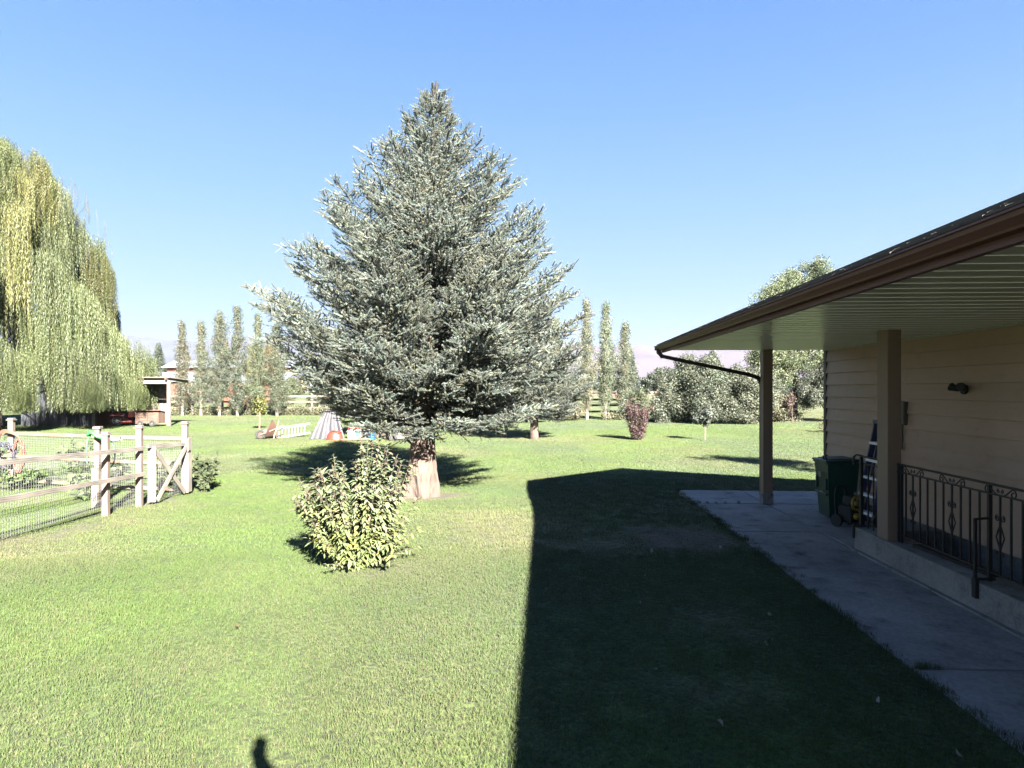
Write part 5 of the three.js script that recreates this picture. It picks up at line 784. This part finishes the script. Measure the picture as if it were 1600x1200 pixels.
{
  reseed(171); const g = leafShape(0.06, 0.035, 0.4, 0.3), mats = [M(0.35, 0.30, 0.22, 0.8), M(0.30, 0.16, 0.10, 0.8), M(0.42, 0.38, 0.28, 0.8)];
  const L = (x, z, m, label, group) => { const o = part('fallen_leaf', g, mats[m]); o.position.set(x, G(x, z) + 0.045, z); o.rotation.set(-1.4 + R(-0.3, 0.3), R(0, 6), R(-0.3, 0.3)); o.scale.setScalar(R(0.7, 1.2)); tag(o, label, 'leaf', group); };
  L(-2.04, -4.95, 1, 'reddish fallen leaf alone on the sunlit lawn below the bush');
  for (const [x, z] of [[1.05, -5.5], [2.05, -3.75], [2.15, -3.2], [1.25, -6.3], [0.9, -4.2], [1.75, -4.6], [1.5, -7.2], [2.3, -7.4], [0.75, -7.6], [2.0, -5.2], [1.1, -3.5]]) L(x, z, rnd() < 0.5 ? 0 : 2, 'pale fallen leaf on the shaded grass beside the concrete walk', 'pale fallen leaves in the shade');
}
// ---------------------------------------------------------------- the photographer, who stands behind the lens; only the shadow reaches the picture
{
  const p = thing('person', 'person in dark clothes with one raised hand whose shadow falls at the lower edge', 'person', [0.06, 0.02, 0.2]);
  const J = { hip: [0, 0.93, 0], chest: [0, 1.3, 0.02], neck: [0, 1.5, 0.02], head: [0, 1.66, 0], sL: [-0.19, 1.42, 0.02], sR: [0.19, 1.42, 0.02], eL: [-0.26, 1.22, -0.06], eR: [0.24, 1.68, 0.0], hL: [-0.11, 1.48, -0.11], hR: [0.07, 1.94, 0.0], pL: [-0.1, 0.9, 0], pR: [0.1, 0.9, 0], kL: [-0.11, 0.5, -0.01], kR: [0.11, 0.5, -0.01], aL: [-0.12, 0.09, 0.02], aR: [0.12, 0.09, 0.02], tL: [-0.14, 0.045, -0.14], tR: [0.14, 0.045, -0.14] };
  const bones = [['hip', 'chest', 0.15, 0.16], ['chest', 'neck', 0.15, 0.065], ['neck', 'head', 0.06, 0.095], ['sL', 'sR', 0.07, 0.07], ['sL', 'eL', 0.06, 0.045], ['sR', 'eR', 0.06, 0.045], ['eL', 'hL', 0.045, 0.032], ['eR', 'hR', 0.045, 0.032], ['pL', 'kL', 0.10, 0.065], ['pR', 'kR', 0.10, 0.065], ['kL', 'aL', 0.062, 0.045], ['kR', 'aR', 0.062, 0.045], ['aL', 'tL', 0.045, 0.04], ['aR', 'tR', 0.045, 0.04], ['pL', 'pR', 0.11, 0.11]];
  for (const s of [-1, 1]) for (let f = 0; f < 5; f++) { const h = s < 0 ? J.hL : J.hR, a = 'f' + s + f, b = 'g' + s + f; J[a] = [h[0] - s * 0.01 * (f === 4 ? -1 : 1), h[1] + 0.03 - f * 0.017, h[2] + 0.005]; J[b] = s < 0 ? [h[0] - s * (f === 4 ? 0.03 : 0.065 - 0.005 * f), h[1] + 0.035 - f * 0.018, h[2] + (f === 4 ? 0.05 : 0.0)] : [h[0] - 0.03 + f * 0.018 - (f === 4 ? 0.1 : 0), h[1] + (f === 4 ? 0.06 : 0.13 - 0.008 * Math.abs(f - 1.5)), h[2]]; bones.push([a, b, 0.01, 0.008]); }
  const N = 110, mc = new MarchingCubes(N, new THREE.MeshBasicMaterial(), false, false, 300000), half = 1.1; mc.isolation = 0;
  const sd = (x, y, z) => { let d = 1e3; for (const [a, b, ra, rb] of bones) { const A = J[a], B = J[b], vx = B[0] - A[0], vy = B[1] - A[1], vz = B[2] - A[2], t = Math.min(1, Math.max(0, ((x - A[0]) * vx + (y - A[1]) * vy + (z - A[2]) * vz) / (vx * vx + vy * vy + vz * vz))), e = Math.hypot(x - A[0] - vx * t, y - A[1] - vy * t, z - A[2] - vz * t) - (ra + (rb - ra) * t), k = 0.035, h = Math.max(k - Math.abs(d - e), 0) / k; d = Math.min(d, e) - h * h * k / 4; } return d; };
  for (let k = 0; k < N; k++) for (let j = 0; j < N; j++) for (let i = 0; i < N; i++) mc.field[k * N * N + j * N + i] = -sd((i / (N / 2) - 1) * half, (j / (N / 2) - 1) * half + 1.04, (k / (N / 2) - 1) * half);
  mc.update();
  const g = new THREE.BufferGeometry(); g.setAttribute('position', new THREE.BufferAttribute(mc.positionArray.slice(0, mc.count * 3), 3)); g.scale(half, half, half); g.translate(0, 1.04, 0); g.computeVertexNormals();
  part('body', g, M(0.08, 0.09, 0.13, 0.9), p);
  const skin = M(0.9, 0.55, 0.42, 0.6); part('face', [new THREE.SphereGeometry(0.088, 20, 16).scale(0.9, 1.25, 0.9).translate(0, 1.655, -0.018), new THREE.SphereGeometry(0.016, 10, 8).scale(1, 1.3, 1.2).translate(0, 1.65, -0.1)], skin, p);
  for (const s of [-1, 1]) { part('eye', new THREE.SphereGeometry(0.011, 10, 8).translate(s * 0.032, 1.67, -0.09), M(2, 2, 2, 0.3), p); part('ear', new THREE.SphereGeometry(0.026, 10, 8).scale(0.4, 1.1, 0.7).translate(s * 0.085, 1.65, 0), skin, p); }
  part('hair', new THREE.SphereGeometry(0.1, 20, 14, 0, TAU, 0, 1.55).scale(0.95, 1.25, 1.0).translate(0, 1.675, 0.015), M(0.07, 0.05, 0.04, 0.9), p); part('mouth', box(0.04, 0.008, 0.01, 0, 1.6, -0.093), M(0.45, 0.2, 0.18, 0.6), p);
}
renderer.render(scene, camera);
